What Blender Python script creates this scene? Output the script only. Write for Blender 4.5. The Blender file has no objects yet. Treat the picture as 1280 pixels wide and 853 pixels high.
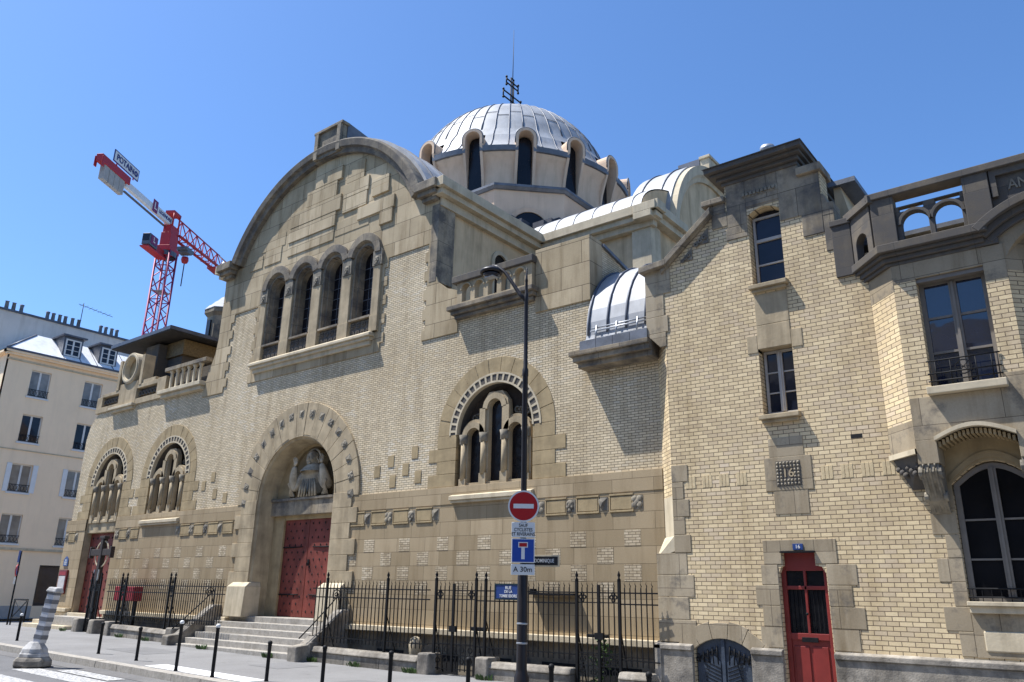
import bpy, math, random
from mathutils import Vector, Matrix
from mathutils.geometry import tessellate_polygon
random.seed(7)
sc = bpy.context.scene
COL = sc.collection
R = math.radians
PI = math.pi
sin, cos = math.sin, math.cos

# ------------------------------------------------------------------ mesh helper
class MB:
    def __init__(s):
        s.v = []; s.f = []; s.sm = []
    def add(s, vs, fs, smooth=False):
        o = len(s.v); s.v += [tuple(p) for p in vs]
        for f in fs:
            s.f.append(tuple(i + o for i in f)); s.sm.append(smooth)
    def box(s, x0, x1, y0, y1, z0, z1, M=None):
        vs = [(x, y, z) for z in (z0, z1) for y in (y0, y1) for x in (x0, x1)]
        if M is not None: vs = [M @ Vector(p) for p in vs]
        s.add(vs, [(0, 2, 3, 1), (4, 5, 7, 6), (0, 1, 5, 4), (2, 6, 7, 3), (0, 4, 6, 2), (1, 3, 7, 5)])
        return s
    def hexa(s, b, t):
        """eight corners: bottom ring b (4), top ring t (4)"""
        s.add(list(b) + list(t), [(3, 2, 1, 0), (4, 5, 6, 7), (0, 1, 5, 4), (1, 2, 6, 5), (2, 3, 7, 6), (3, 0, 4, 7)])
        return s
    def prism(s, poly, y0, y1, holes=(), M=None, smooth=False):
        """outline in (x,z), pushed along y from y0 (front) to y1"""
        loops = [list(poly)] + [list(h) for h in holes]
        tris = tessellate_polygon([[Vector((p[0], p[1], 0)) for p in l] for l in loops])
        flat = [p for l in loops for p in l]
        n = len(flat)
        vs = [(p[0], y0, p[1]) for p in flat] + [(p[0], y1, p[1]) for p in flat]
        if M is not None: vs = [M @ Vector(p) for p in vs]
        fs = []
        for a, b, c in tris:
            A, B, C = flat[a], flat[b], flat[c]
            ar = (B[0]-A[0])*(C[1]-A[1]) - (B[1]-A[1])*(C[0]-A[0])
            if abs(ar) < 1e-9: continue
            if ar < 0: b, c = c, b
            fs.append((a, b, c)); fs.append((n+a, n+c, n+b))
        s.add(vs, fs)
        k = 0
        sf = []
        for li, l in enumerate(loops):
            m = len(l)
            area = sum(l[i][0]*l[(i+1) % m][1] - l[(i+1) % m][0]*l[i][1] for i in range(m))
            ccw = area > 0
            if li > 0: ccw = not ccw
            for i in range(m):
                a, b = k+i, k+(i+1) % m
                sf.append((a, n+a, n+b, b) if ccw else (a, b, n+b, n+a))
            k += m
        o = len(s.v) - 2*n
        for f in sf:
            s.f.append(tuple(i+o for i in f)); s.sm.append(smooth)
        return s
    def ring(s, cx, cz, r0, r1, a0, a1, y0, y1, n=24, M=None):
        """flat arch band (degrees, 0 = +x, counter clockwise in x,z)"""
        A = [R(a0 + (a1-a0)*i/n) for i in range(n+1)]
        vs = []
        for a in A:
            for (r, y) in ((r0, y0), (r1, y0), (r1, y1), (r0, y1)):
                vs.append((cx + r*cos(a), y, cz + r*sin(a)))
        if M is not None: vs = [M @ Vector(p) for p in vs]
        fs = []
        for i in range(n):
            p, q = 4*i, 4*(i+1)
            for k in range(4):
                fs.append((p+k, p+(k+1) % 4, q+(k+1) % 4, q+k))
        full = abs(abs(a1-a0)-360) < 1e-6
        if not full:
            fs.append((3, 2, 1, 0)); fs.append((4*n, 4*n+1, 4*n+2, 4*n+3))
        s.add(vs, fs)
        return s
    def lathe(s, prof, c=(0, 0, 0), n=24, a0=0, a1=360, M=None, smooth=True):
        full = abs(a1-a0) >= 359.9
        m = n if full else n+1
        vs = []
        for i in range(m):
            a = R(a0 + (a1-a0)*i/n)
            for r, z in prof:
                vs.append((c[0]+r*cos(a), c[1]+r*sin(a), c[2]+z))
        if M is not None: vs = [M @ Vector(p) for p in vs]
        k = len(prof); fs = []
        for i in range(n):
            p, q = i*k, ((i+1) % m)*k
            for j in range(k-1):
                fs.append((p+j, q+j, q+j+1, p+j+1))
        s.add(vs, fs, smooth)
        return s
    def tube(s, pts, r, n=6, r2=None, smooth=True, caps=True):
        pts = [Vector(p) for p in pts]
        m = len(pts); vs = []
        for i, p in enumerate(pts):
            d = (pts[min(i+1, m-1)] - pts[max(i-1, 0)]).normalized()
            u = d.cross(Vector((0, 0, 1)))
            if u.length < 1e-3: u = d.cross(Vector((0, 1, 0)))
            u.normalize(); w = d.cross(u)
            rr = r if r2 is None else r + (r2-r)*i/(m-1)
            for k in range(n):
                a = 2*PI*(k+.5)/n
                vs.append(p + u*rr*cos(a) + w*rr*sin(a))
        fs = []
        for i in range(m-1):
            for k in range(n):
                a, b = i*n+k, i*n+(k+1) % n
                fs.append((a, a+n, b+n, b))
        s.add(vs, fs, smooth and n > 4)
        if caps:
            o = len(s.v) - m*n
            s.f.append(tuple(o+k for k in range(n))); s.sm.append(False)
            s.f.append(tuple(o+(m-1)*n+n-1-k for k in range(n))); s.sm.append(False)
        return s
    def sphere(s, c, r, n=10, m=6, sx=1, sy=1, sz=1):
        vs = []
        for j in range(m+1):
            t = PI*j/m
            for i in range(n):
                a = 2*PI*i/n
                vs.append((c[0]+r*sx*sin(t)*cos(a), c[1]+r*sy*sin(t)*sin(a), c[2]+r*sz*cos(t)))
        fs = []
        for j in range(m):
            for i in range(n):
                a, b = j*n+i, j*n+(i+1) % n
                fs.append((a, a+n, b+n, b))
        s.add(vs, fs, True)
        return s
    def sheet(s, xs, ys, zf):
        nx, ny = len(xs), len(ys)
        vs = [(x, y, zf(x, y)) for y in ys for x in xs]
        s.add(vs, [(j*nx+i, j*nx+i+1, (j+1)*nx+i+1, (j+1)*nx+i) for j in range(ny-1) for i in range(nx-1)])
        return s
    def text(s, t, size, M, depth=.004, align='CENTER', sx=1):
        c = bpy.data.curves.new('t', 'FONT'); c.body = t; c.size = size
        c.align_x = align; c.align_y = 'CENTER'; c.extrude = depth; c.offset = .010*size; c.resolution_u = 3
        o = bpy.data.objects.new('t', c); COL.objects.link(o)
        dg = bpy.context.evaluated_depsgraph_get(); dg.update()
        me = bpy.data.meshes.new_from_object(o.evaluated_get(dg))
        s.add([M @ Vector((v.co.x*sx, v.co.y, v.co.z)) for v in me.vertices], [tuple(p.vertices) for p in me.polygons])
        bpy.data.objects.remove(o); bpy.data.curves.remove(c); bpy.data.meshes.remove(me)
        return s
    def mesh(s, name):
        me = bpy.data.meshes.new(name)
        me.from_pydata(s.v, [], s.f); me.validate()
        if len(me.polygons) == len(s.sm):
            me.polygons.foreach_set('use_smooth', s.sm)
        me.update()
        return me

def frame_mat(o, right, up):
    """matrix: x -> right, y -> up, z -> right x up, origin o (for text)"""
    r = Vector(right).normalized(); u = Vector(up).normalized(); w = r.cross(u)
    M = Matrix((r, u, w)).transposed().to_4x4(); M.translation = Vector(o)
    return M
def plan_mat(o, right, back):
    """matrix for prisms: x -> right, y -> back, z -> up"""
    r = Vector(right).normalized(); b = Vector(back).normalized()
    M = Matrix((r, b, Vector((0, 0, 1)))).transposed().to_4x4(); M.translation = Vector(o)
    return M

def thing(name, label, cat, loc=(0, 0, 0), group=None):
    o = bpy.data.objects.new(name, None); COL.objects.link(o)
    o.location = loc; o.empty_display_size = .2
    o['label'] = label; o['category'] = cat
    if group: o['group'] = group
    return o
def offset(p):
    v = Vector((0, 0, 0))
    while p is not None:
        v += p.location; p = p.parent
    return v
KEEP = {'studs', 'leading', 'lettering', 'foliage', 'basement_grille', 'snow_rail', 'marks'}
def pieces(mb):
    """the far-apart pieces of a mesh: loose islands closer than half their size count as one"""
    n = len(mb.v); par = list(range(n))
    def find(a):
        while par[a] != a: par[a] = par[par[a]]; a = par[a]
        return a
    for f in mb.f:
        r = find(f[0])
        for i in f[1:]:
            q = find(i)
            if q != r: par[q] = r
    isl = {}
    for f in mb.f: isl.setdefault(find(f[0]), []).append(f)
    if len(isl) < 2 or len(isl) > 400: return [mb]
    keys = list(isl); bb = []
    for k in keys:
        vs = [mb.v[i] for f in isl[k] for i in f]
        bb.append(([min(v[a] for v in vs) for a in range(3)], [max(v[a] for v in vs) for a in range(3)]))
    m = len(keys); pr = list(range(m))
    def fp(a):
        while pr[a] != a: a = pr[a]
        return a
    for i in range(m):
        for j in range(i+1, m):
            (l0, h0), (l1, h1) = bb[i], bb[j]
            gap = math.sqrt(sum(max(0, l0[a]-h1[a], l1[a]-h0[a])**2 for a in range(3)))
            sz = max(max(h0[a]-l0[a] for a in range(3)), max(h1[a]-l1[a] for a in range(3)))
            if gap <= max(.02, .49*sz): pr[fp(j)] = fp(i)
    grp = {}
    for i in range(m): grp.setdefault(fp(i), []).append(keys[i])
    if len(grp) < 2 or len(grp) > 100: return [mb]
    smooth = {f: s for f, s in zip(mb.f, mb.sm)}
    out = []
    for ks in grp.values():
        q = MB(); mp = {}
        for k in ks:
            for f in isl[k]:
                nf = []
                for i in f:
                    if i not in mp: mp[i] = len(q.v); q.v.append(mb.v[i])
                    nf.append(mp[i])
                q.f.append(tuple(nf)); q.sm.append(smooth[f])
        out.append(q)
    return out
def part(name, mb, mat, parent, bevel=0, label=None, kind=None):
    if name not in KEEP and mb.f:
        ps = pieces(mb)
        if len(ps) > 1:
            os_ = [part1(name, q, mat, parent, bevel, label, kind) for q in ps]
            return os_[0]
    return part1(name, mb, mat, parent, bevel, label, kind)
def part1(name, mb, mat, parent, bevel=0, label=None, kind=None):
    me = mb.mesh(name)
    # vertices are written in world metres; keep the object's own origin at its thing
    L = offset(parent)
    me.transform(Matrix.Translation(-L))
    o = bpy.data.objects.new(name, me); COL.objects.link(o)
    for m in (mat if isinstance(mat, (list, tuple)) else [mat]): me.materials.append(m)
    o.parent = parent
    if bevel:
        b = o.modifiers.new('Bevel', 'BEVEL'); b.width = bevel; b.segments = 2; b.limit_method = 'ANGLE'; b.angle_limit = R(40)
    if label: o['label'] = label
    if kind: o['kind'] = kind
    return o
def single(name, mb, mat, label, cat, group=None, bevel=0, loc=(0, 0, 0)):
    me = mb.mesh(name); me.transform(Matrix.Translation(-Vector(loc)))
    o = bpy.data.objects.new(name, me); COL.objects.link(o); o.location = loc
    me.materials.append(mat)
    o['label'] = label; o['category'] = cat
    if group: o['group'] = group
    if bevel:
        b = o.modifiers.new('Bevel', 'BEVEL'); b.width = bevel; b.segments = 2; b.limit_method = 'ANGLE'; b.angle_limit = R(40)
    return o
def structure(name, mb, mat):
    me = mb.mesh(name); o = bpy.data.objects.new(name, me); COL.objects.link(o)
    me.materials.append(mat); o['kind'] = 'structure'
    return o
def dup(src, loc, label):
    c = src.copy(); COL.objects.link(c); c.location = loc; c['label'] = label
    for ch in list(src.children):
        d = ch.copy(); COL.objects.link(d); d.parent = c
        for g in list(ch.children):
            e = g.copy(); COL.objects.link(e); e.parent = d
    return c

def arch(cx, cz, r, zb, n=16, zl=None):
    """door shape: from (cx-r,zb) up, half circle, down; counter clockwise"""
    zl = zb if zl is None else zl
    p = [(cx-r, zb), (cx+r, zl)]
    p += [(cx + r*cos(PI*i/n), cz + r*sin(PI*i/n)) for i in range(n+1)]
    return p

# ------------------------------------------------------------------ materials
def newmat(name):
    m = bpy.data.materials.new(name); m.use_nodes = True
    nt = m.node_tree; b = nt.nodes['Principled BSDF']
    return m, nt, b
def N(nt, t, **kw):
    n = nt.nodes.new(t)
    for k, v in kw.items():
        if k.startswith('i_'): n.inputs[int(k[2:])].default_value = v
        else: setattr(n, k, v)
    return n
def math_n(nt, op, a, b=None):
    n = nt.nodes.new('ShaderNodeMath'); n.operation = op
    for i, x in enumerate((a, b)):
        if x is None: continue
        if isinstance(x, (int, float)): n.inputs[i].default_value = x
        else: nt.links.new(x, n.inputs[i])
    return n.outputs[0]
def mixc(nt, f, a, b, mode='MIX'):
    n = nt.nodes.new('ShaderNodeMix'); n.data_type = 'RGBA'; n.blend_type = mode
    for s, x in ((n.inputs['Factor'], f), (n.inputs[6], a), (n.inputs[7], b)):
        if isinstance(x, (int, float)): s.default_value = x
        elif isinstance(x, tuple): s.default_value = (*x, 1) if len(x) == 3 else x
        else: nt.links.new(x, s)
    return n.outputs[2]
def noise(nt, vec, scale, detail=4, rough=.55):
    n = nt.nodes.new('ShaderNodeTexNoise'); n.inputs['Scale'].default_value = scale
    n.inputs['Detail'].default_value = detail; n.inputs['Roughness'].default_value = rough
    if vec is not None: nt.links.new(vec, n.inputs['Vector'])
    return n.outputs['Fac']
def ramp(nt, f, lo, hi, a=0., b=1.):
    n = nt.nodes.new('ShaderNodeMapRange'); n.inputs[1].default_value = lo; n.inputs[2].default_value = hi
    n.inputs[3].default_value = a; n.inputs[4].default_value = b
    nt.links.new(f, n.inputs[0]); return n.outputs[0]
def wall_uv(nt):
    """(along the wall, height) from object position and the way the face looks"""
    tc = nt.nodes.new('ShaderNodeTexCoord'); g = nt.nodes.new('ShaderNodeNewGeometry')
    p = nt.nodes.new('ShaderNodeSeparateXYZ'); nt.links.new(tc.outputs['Object'], p.inputs[0])
    q = nt.nodes.new('ShaderNodeSeparateXYZ'); nt.links.new(g.outputs['True Normal'], q.inputs[0])
    ax = math_n(nt, 'ABSOLUTE', q.outputs[0]); ay = math_n(nt, 'ABSOLUTE', q.outputs[1])
    f = math_n(nt, 'GREATER_THAN', ax, ay)
    u = math_n(nt, 'ADD', math_n(nt, 'MULTIPLY', p.outputs[0], math_n(nt, 'SUBTRACT', 1.0, f)), math_n(nt, 'MULTIPLY', p.outputs[1], f))
    c = nt.nodes.new('ShaderNodeCombineXYZ'); nt.links.new(u, c.inputs[0]); nt.links.new(p.outputs[2], c.inputs[1])
    return c.outputs[0], tc.outputs['Object'], p.outputs[2]
def bump(nt, b, h, strength=.3, dist=.01):
    n = nt.nodes.new('ShaderNodeBump'); n.inputs['Strength'].default_value = strength; n.inputs['Distance'].default_value = dist
    nt.links.new(h, n.inputs['Height']); nt.links.new(n.outputs[0], b.inputs['Normal'])
def streaks(nt, obj, sc_=(3.0, 3.0, .35)):
    mp = nt.nodes.new('ShaderNodeMapping'); mp.inputs['Scale'].default_value = sc_
    nt.links.new(obj, mp.inputs['Vector'])
    return noise(nt, mp.outputs[0], 1.0, 5, .65)

def masonry(name, c1, c2, mortar, bw, bh, ms, rough=.85, stain=(.5, .45, .38), stain_amt=.45, bmp=.5, odd=None, dark=None, offset_=.5, squash=1):
    m, nt, b = newmat(name)
    uv, obj, z = wall_uv(nt)
    # slightly wavering courses so no line is ruler straight
    br = nt.nodes.new('ShaderNodeTexBrick'); nt.links.new(uv, br.inputs['Vector'])
    br.inputs['Scale'].default_value = 1; br.inputs['Brick Width'].default_value = bw; br.inputs['Row Height'].default_value = bh
    br.inputs['Mortar Size'].default_value = ms; br.inputs['Mortar Smooth'].default_value = .15
    br.offset = offset_; br.squash = squash
    br.inputs['Color1'].default_value = (*c1, 1); br.inputs['Color2'].default_value = (*c2, 1); br.inputs['Mortar'].default_value = (*mortar, 1)
    col = br.outputs['Color']
    if odd is not None:   # now and then one unit of another firing
        br2 = nt.nodes.new('ShaderNodeTexBrick'); nt.links.new(uv, br2.inputs['Vector'])
        br2.inputs['Scale'].default_value = 1; br2.inputs['Brick Width'].default_value = bw; br2.inputs['Row Height'].default_value = bh
        br2.inputs['Mortar Size'].default_value = 0; br2.offset = offset_
        br2.inputs['Color1'].default_value = (0, 0, 0, 1); br2.inputs['Color2'].default_value = (1, 1, 1, 1)
        sx = nt.nodes.new('ShaderNodeSeparateColor'); nt.links.new(br2.outputs['Color'], sx.inputs[0])
        patch = ramp(nt, noise(nt, obj, .55, 3), .45, .7)
        f = math_n(nt, 'MULTIPLY', ramp(nt, sx.outputs[0], .55, .95), math_n(nt, 'SUBTRACT', 1.0, br.outputs['Fac']))
        f = math_n(nt, 'MULTIPLY', f, ramp(nt, patch, 0, 1, .25, .9))
        col = mixc(nt, f, col, odd)
    big = noise(nt, obj, .35, 5, .6)
    col = mixc(nt, math_n(nt, 'MULTIPLY', ramp(nt, big, .42, .72), stain_amt), col, stain, 'MULTIPLY')
    st = streaks(nt, obj)
    col = mixc(nt, math_n(nt, 'MULTIPLY', ramp(nt, st, .48, .74), stain_amt*1.2), col, (.52, .47, .39), 'MULTIPLY')
    fine = noise(nt, obj, 45, 3)
    col = mixc(nt, ramp(nt, fine, .35, .75, 0, .35), col, (.7, .68, .64), 'MULTIPLY')
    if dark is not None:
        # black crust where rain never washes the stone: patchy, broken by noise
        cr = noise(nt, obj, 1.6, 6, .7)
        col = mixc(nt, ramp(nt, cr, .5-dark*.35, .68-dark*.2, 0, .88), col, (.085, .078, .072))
    nt.links.new(col, b.inputs['Base Color'])
    b.inputs['Roughness'].default_value = rough; b.inputs['Specular IOR Level'].default_value = .25
    h = math_n(nt, 'SUBTRACT', math_n(nt, 'MULTIPLY', fine, .35), math_n(nt, 'MULTIPLY', br.outputs['Fac'], 1.0))
    bump(nt, b, h, bmp, .012)
    return m
def plain(name, col, rough=.7, metal=0, var=.25, vs=6, spec=.4, dirt=None, bmp=.15, streak=0):
    m, nt, b = newmat(name)
    tc = nt.nodes.new('ShaderNodeTexCoord')
    n1 = noise(nt, tc.outputs['Object'], vs, 5, .6)
    c = mixc(nt, ramp(nt, n1, .35, .7, 0, 1), col, tuple(x*(1-var) for x in col))
    if dirt is not None:
        n2 = noise(nt, tc.outputs['Object'], 1.7, 6, .7)
        c = mixc(nt, ramp(nt, n2, .48-dirt*.3, .7-dirt*.25, 0, .85), c, (.09, .083, .075))
    if streak:
        c = mixc(nt, ramp(nt, streaks(nt, tc.outputs['Object']), .48, .74, 0, streak), c, (.45, .42, .38), 'MULTIPLY')
    nt.links.new(c, b.inputs['Base Color'])
    b.inputs['Roughness'].default_value = rough; b.inputs['Metallic'].default_value = metal
    b.inputs['Specular IOR Level'].default_value = spec
    if bmp: bump(nt, b, noise(nt, tc.outputs['Object'], vs*8, 3), bmp, .01)
    return m
def glass(name, col=(.012, .014, .02), rough=.06, spec=.5, wob=.04):
    m, nt, b = newmat(name)
    tc = nt.nodes.new('ShaderNodeTexCoord')
    n1 = noise(nt, tc.outputs['Object'], 1.3, 2)
    c = mixc(nt, ramp(nt, n1, .3, .7), col, tuple(x*2.2 for x in col))
    nt.links.new(c, b.inputs['Base Color'])
    b.inputs['Roughness'].default_value = rough; b.inputs['Specular IOR Level'].default_value = spec
    bump(nt, b, noise(nt, tc.outputs['Object'], 2.2, 2), wob, .05)
    return m

BRICK_P = dict(bw=.23, bh=.0735, ms=.0085)
M_brick = masonry('cream_brick', (.80, .665, .45), (.53, .425, .27), (.19, .145, .095), .168, .0555, .0062, odd=(.88, .79, .62), stain=(.66, .60, .50), stain_amt=.5)
M_hbrick = masonry('yellow_brick', (.81, .645, .395), (.53, .405, .235), (.19, .14, .09), .188, .071, .0062, odd=(.80, .65, .47), stain=(.70, .63, .52), stain_amt=.35)
M_ashlar = masonry('ashlar', (.465, .36, .225), (.345, .262, .155), (.19, .145, .085), .95, .33, .0055, stain=(.62, .58, .5), stain_amt=.5, bmp=.25)
M_gstone = masonry('gable_stone', (.58, .465, .30), (.39, .305, .185), (.15, .115, .07), 1.15, .56, .008, stain=(.5, .47, .42), stain_amt=.8, bmp=.35)
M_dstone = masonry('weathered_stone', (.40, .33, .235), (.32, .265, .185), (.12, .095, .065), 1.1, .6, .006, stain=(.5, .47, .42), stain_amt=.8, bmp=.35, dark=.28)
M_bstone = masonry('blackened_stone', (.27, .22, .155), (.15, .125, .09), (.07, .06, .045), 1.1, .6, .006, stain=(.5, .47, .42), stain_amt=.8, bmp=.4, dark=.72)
M_stone = plain('dressed_stone', (.48, .38, .24), .85, var=.36, vs=2.2, spec=.25, streak=.7, bmp=.3)
M_vstone = plain('voussoir_stone', (.43, .325, .18), .85, var=.36, vs=2.5, spec=.25, streak=.5, bmp=.25)
M_cstone = plain('carved_stone', (.33, .285, .21), .85, var=.4, vs=7, spec=.25, dirt=.18, bmp=.4)
M_pale = plain('pale_stone', (.60, .505, .35), .8, var=.2, vs=3, spec=.25, streak=.55, bmp=.25)
M_granite = plain('granite', (.42, .385, .33), .8, var=.35, vs=14, spec=.3, streak=.5, bmp=.4)
M_sgrey = plain('plinth_stone', (.40, .355, .29), .85, var=.45, vs=5, spec=.25, dirt=.2, streak=.8, bmp=.6)
M_render = plain('ochre_render', (.70, .53, .325), .9, var=.28, vs=1.2, spec=.2, streak=.75, bmp=.25)
M_drum = plain('drum_render', (.72, .53, .375), .9, var=.14, vs=1.1, spec=.2, streak=.35, bmp=.15)
M_cream = plain('cream_render', (.98, .745, .50), .9, var=.08, vs=.7, spec=.2, streak=.12, bmp=.08)
M_grey_r = plain('grey_render', (.62, .58, .53), .9, var=.15, vs=.7, spec=.2, streak=.3, bmp=.08)
M_zinc = plain('zinc', (.40, .405, .41), .6, .1, var=.3, vs=1.3, streak=.45, bmp=.08)
M_zincw = plain('new_zinc', (.80, .80, .80), .5, .1, var=.12, vs=1.3, streak=.3, bmp=.05)
M_glassc = glass('curtained_glass', (.13, .125, .115), .12, .5)
M_zincd = plain('zinc_dark', (.11, .12, .145), .5, .4, var=.35, vs=2, bmp=.1)
M_hstone = masonry('house_stone', (.45, .37, .255), (.34, .275, .185), (.16, .125, .085), 1.1, .6, .005, stain=(.55, .52, .47), stain_amt=.7, bmp=.35, dark=-.12)
M_lead = plain('old_lead', (.17, .18, .20), .55, .3, var=.4, vs=3, bmp=.2)
M_tile = plain('dark_roof', (.045, .05, .065), .6, .1, var=.4, vs=5, bmp=.4)
M_slate = plain('slate_underside', (.05, .045, .04), .8, 0, var=.4, vs=4)
M_iron = plain('black_iron', (.012, .012, .013), .6, 0, var=.4, vs=9, spec=.18, bmp=.1)
M_pole = plain('lamp_paint', (.022, .018, .019), .45, 0, var=.3, vs=9, spec=.3, bmp=.05)
M_red = plain('red_door_paint', (.225, .05, .034), .66, 0, var=.45, vs=2.0, spec=.3, streak=.7, bmp=.08)
M_redh = plain('red_house_paint', (.235, .028, .022), .45, 0, var=.3, vs=2.5, spec=.45, bmp=.05)
M_bluepaint = plain('blue_grey_paint', (.055, .072, .10), .5, .1, var=.4, vs=8, spec=.4, bmp=.2)
M_white = plain('white_paint', (.74, .74, .72), .6, var=.1, vs=6)
M_frame = plain('window_frame_paint', (.46, .43, .385), .6, var=.15, vs=6, bmp=.05)
M_gframe = plain('grey_frame_paint', (.20, .175, .145), .6, var=.2, vs=6, bmp=.05)
M_wframe = plain('white_frame_paint', (.70, .69, .66), .55, var=.08, vs=6, bmp=.03)
M_glass = glass('window_glass', (.008, .010, .018), .05, .32)
M_glassd = glass('dim_glass', (.006, .006, .007), .1, .1)
M_glassb = glass('sky_glass', (.008, .012, .026), .03, 1.0)
M_leaded = glass('leaded_glass', (.006, .006, .008), .22, .3, .5)
M_curt = plain('net_curtain', (.36, .35, .33), .9, var=.3, vs=3)
M_black = plain('dark_recess', (.012, .012, .013), .9, var=.3)
M_crane_r = plain('crane_red', (.43, .025, .035), .5, .1, var=.15, vs=.6, spec=.4, bmp=0)
M_crane_w = plain('crane_white', (.72, .72, .70), .5, .1, var=.1, vs=.4, bmp=0)
M_mast = plain('mast_paint', (.30, .018, .085), .5, .1, var=.15, vs=.6, bmp=0)
M_cgrey = plain('concrete', (.42, .40, .37), .9, var=.2, vs=2, bmp=.1)
M_cabin = plain('cabin_grey', (.10, .11, .14), .4, .2, var=.2, bmp=0)
M_blue = plain('sign_blue', (.02, .07, .34), .35, 0, var=.06, vs=9, bmp=0)
M_signred = plain('sign_red', (.42, .012, .016), .35, 0, var=.06, vs=9, bmp=0)
M_signwhite = plain('sign_white', (.72, .72, .70), .4, 0, var=.06, vs=9, bmp=0)
M_galv = plain('galvanised', (.40, .41, .42), .45, .6, var=.15, bmp=0)
M_enamel = plain('blue_enamel', (.028, .06, .20), .3, 0, var=.12, vs=9, bmp=0)
M_letter = plain('black_letters', (.015, .015, .018), .5, 0, var=.1, bmp=0)
M_navy = plain('navy_letters', (.02, .03, .16), .5, 0, var=.1, bmp=0)
M_grease = plain('wood_dark', (.05, .035, .028), .7, 0, var=.4, vs=8)
M_leaf = plain('leaf', (.06, .11, .025), .6, 0, var=.5, vs=20, spec=.3, bmp=0)
M_rust = plain('red_panel', (.33, .02, .03), .5, 0, var=.2, bmp=0)
M_poster = plain('poster_paper', (.62, .58, .55), .6, 0, var=.25, vs=9, bmp=0)
M_gold = plain('mosaic_gold', (.22, .15, .065), .6, .2, var=.5, vs=14)
def ground_mat(name, c, c2, agg=60, crack=0):
    m, nt, b = newmat(name)
    tc = nt.nodes.new('ShaderNodeTexCoord')
    col = mixc(nt, ramp(nt, noise(nt, tc.outputs['Object'], .8, 6, .65), .35, .7), c, c2)
    f = noise(nt, tc.outputs['Object'], agg, 3, .7)
    col = mixc(nt, ramp(nt, f, .35, .7, 0, .5), col, (.55, .55, .55), 'MULTIPLY')
    spot = noise(nt, tc.outputs['Object'], 3.1, 5, .7)
    col = mixc(nt, ramp(nt, spot, .62, .72, 0, .5), col, (.45, .44, .42), 'MULTIPLY')
    nt.links.new(col, b.inputs['Base Color']); b.inputs['Roughness'].default_value = .9
    b.inputs['Specular IOR Level'].default_value = .25
    bump(nt, b, f, .4, .01)
    return m
M_asphalt = ground_mat('road_asphalt', (.165, .162, .16), (.135, .132, .13), 50)
M_pave = ground_mat('pavement_asphalt', (.25, .243, .234), (.20, .193, .185), 40)
M_patch = ground_mat('patched_asphalt', (.215, .21, .205), (.165, .16, .155), 55)
M_earth = ground_mat('earth', (.12, .11, .10), (.09, .085, .08), 10)
def road_paint():
    m, nt, b = newmat('road_paint')
    tc = nt.nodes.new('ShaderNodeTexCoord')
    w = noise(nt, tc.outputs['Object'], 14, 6, .75)
    col = mixc(nt, ramp(nt, w, .40, .60), (.56, .55, .52), (.17, .168, .165))
    nt.links.new(col, b.inputs['Base Color']); b.inputs['Roughness'].default_value = .8
    return m
M_paint = road_paint()
M_wpaint = plain('bright_paint', (.80, .79, .76), .75, var=.12, vs=8)
SUN_E, SKY_S, AIR, DUST, OZ, EXPO = 5.0, .138, 1.0, .7, 10.0, 0.66
M_statue = plain('statue_stone', (.58, .49, .35), .85, var=.45, vs=5, spec=.2, dirt=.06, streak=.6, bmp=.4)
M_rim = masonry('rim_stone', (.36, .30, .215), (.27, .22, .155), (.12, .095, .065), 1.1, .6, .006, stain=(.5, .47, .42), stain_amt=.8, bmp=.4, dark=.45)
# ------------------------------------------------------------------ church
XC = -18.85; YW = 14.0
church = thing('church', 'cream brick and stone church with a rounded gable, red portal doors and a zinc dome', 'church', (XC, YW, -.06))

def blocks(mb, x0, x1, y0, y1, z0, z1, gap=.006):
    mb.box(x0+gap, x1-gap, y0, y1, z0+gap, z1-gap)
def sweep(mb, cx, cz, zb, prof, n=28, a0=0, a1=180):
    """profile [(r,y)...] closed, carried up one jamb, round the arch and down the other"""
    st = []
    if zb is not None: st.append((0, zb, 1, 0))
    for i in range(n+1):
        a = R(a0 + (a1-a0)*i/n); st.append((None, a, 0, 0))
    if zb is not None: st.append((0, zb, -1, 0))
    k = len(prof); vs = []
    for s_ in st:
        for r, y in prof:
            if s_[0] is None: vs.append((cx + r*cos(s_[1]), y, cz + r*sin(s_[1])))
            else: vs.append((cx + s_[2]*r, y, s_[1]))
    fs = []
    for i in range(len(st)-1):
        for j in range(k):
            a, b = i*k+j, i*k+(j+1) % k
            fs.append((a, b, b+k, a+k))
    fs.append(tuple(range(k-1, -1, -1))); fs.append(tuple(range((len(st)-1)*k, len(st)*k)))
    mb.add(vs, fs)
def voussoirs(mb, cx, cz, r0, r1, y0, y1, n, a0=0, a1=180, gap=.25, jit=.006):
    d = (a1-a0)/n
    for i in range(n):
        dy = random.uniform(-jit, jit)
        mb.ring(cx, cz, r0, r1, a0+i*d+gap, a0+(i+1)*d-gap, y0+dy, y1, 2)

# ---- front wall with all its openings
TW = [-11.6, -26.05]          # the two tripartite windows with sills
TD = -30.25                   # the one standing on the side door
LW = [-20.82, -19.42, -18.02, -16.62]
g_arc = [(XC + 4.6*cos(a), 10.42 + 4.6*sin(a)) for a in [R(24 + (180-48)*i/28) for i in range(29)]]
outline = [(-32.75, -1.4), (-7.25, -1.4), (-7.25, 6.9), (-8.9, 6.9), (-8.9, 8.3), (-13.75, 8.3), (-13.75, 12.2)] + g_arc + \
          [(-23.95, 12.2), (-23.95, 8.25), (-31.9, 8.25), (-32.3, 8.05), (-32.6, 7.7), (-32.75, 7.2)]
holes = [arch(XC, 4.15, 2.0, .6), arch(TD, 5.3, 1.32, .5)]
holes += [arch(c, 5.3, 1.32, 3.83) for c in TW]
holes += [arch(c, 10.95, .45, 8.56) for c in LW]
w = MB().prism(outline, 14.0, 14.5, holes)
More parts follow.
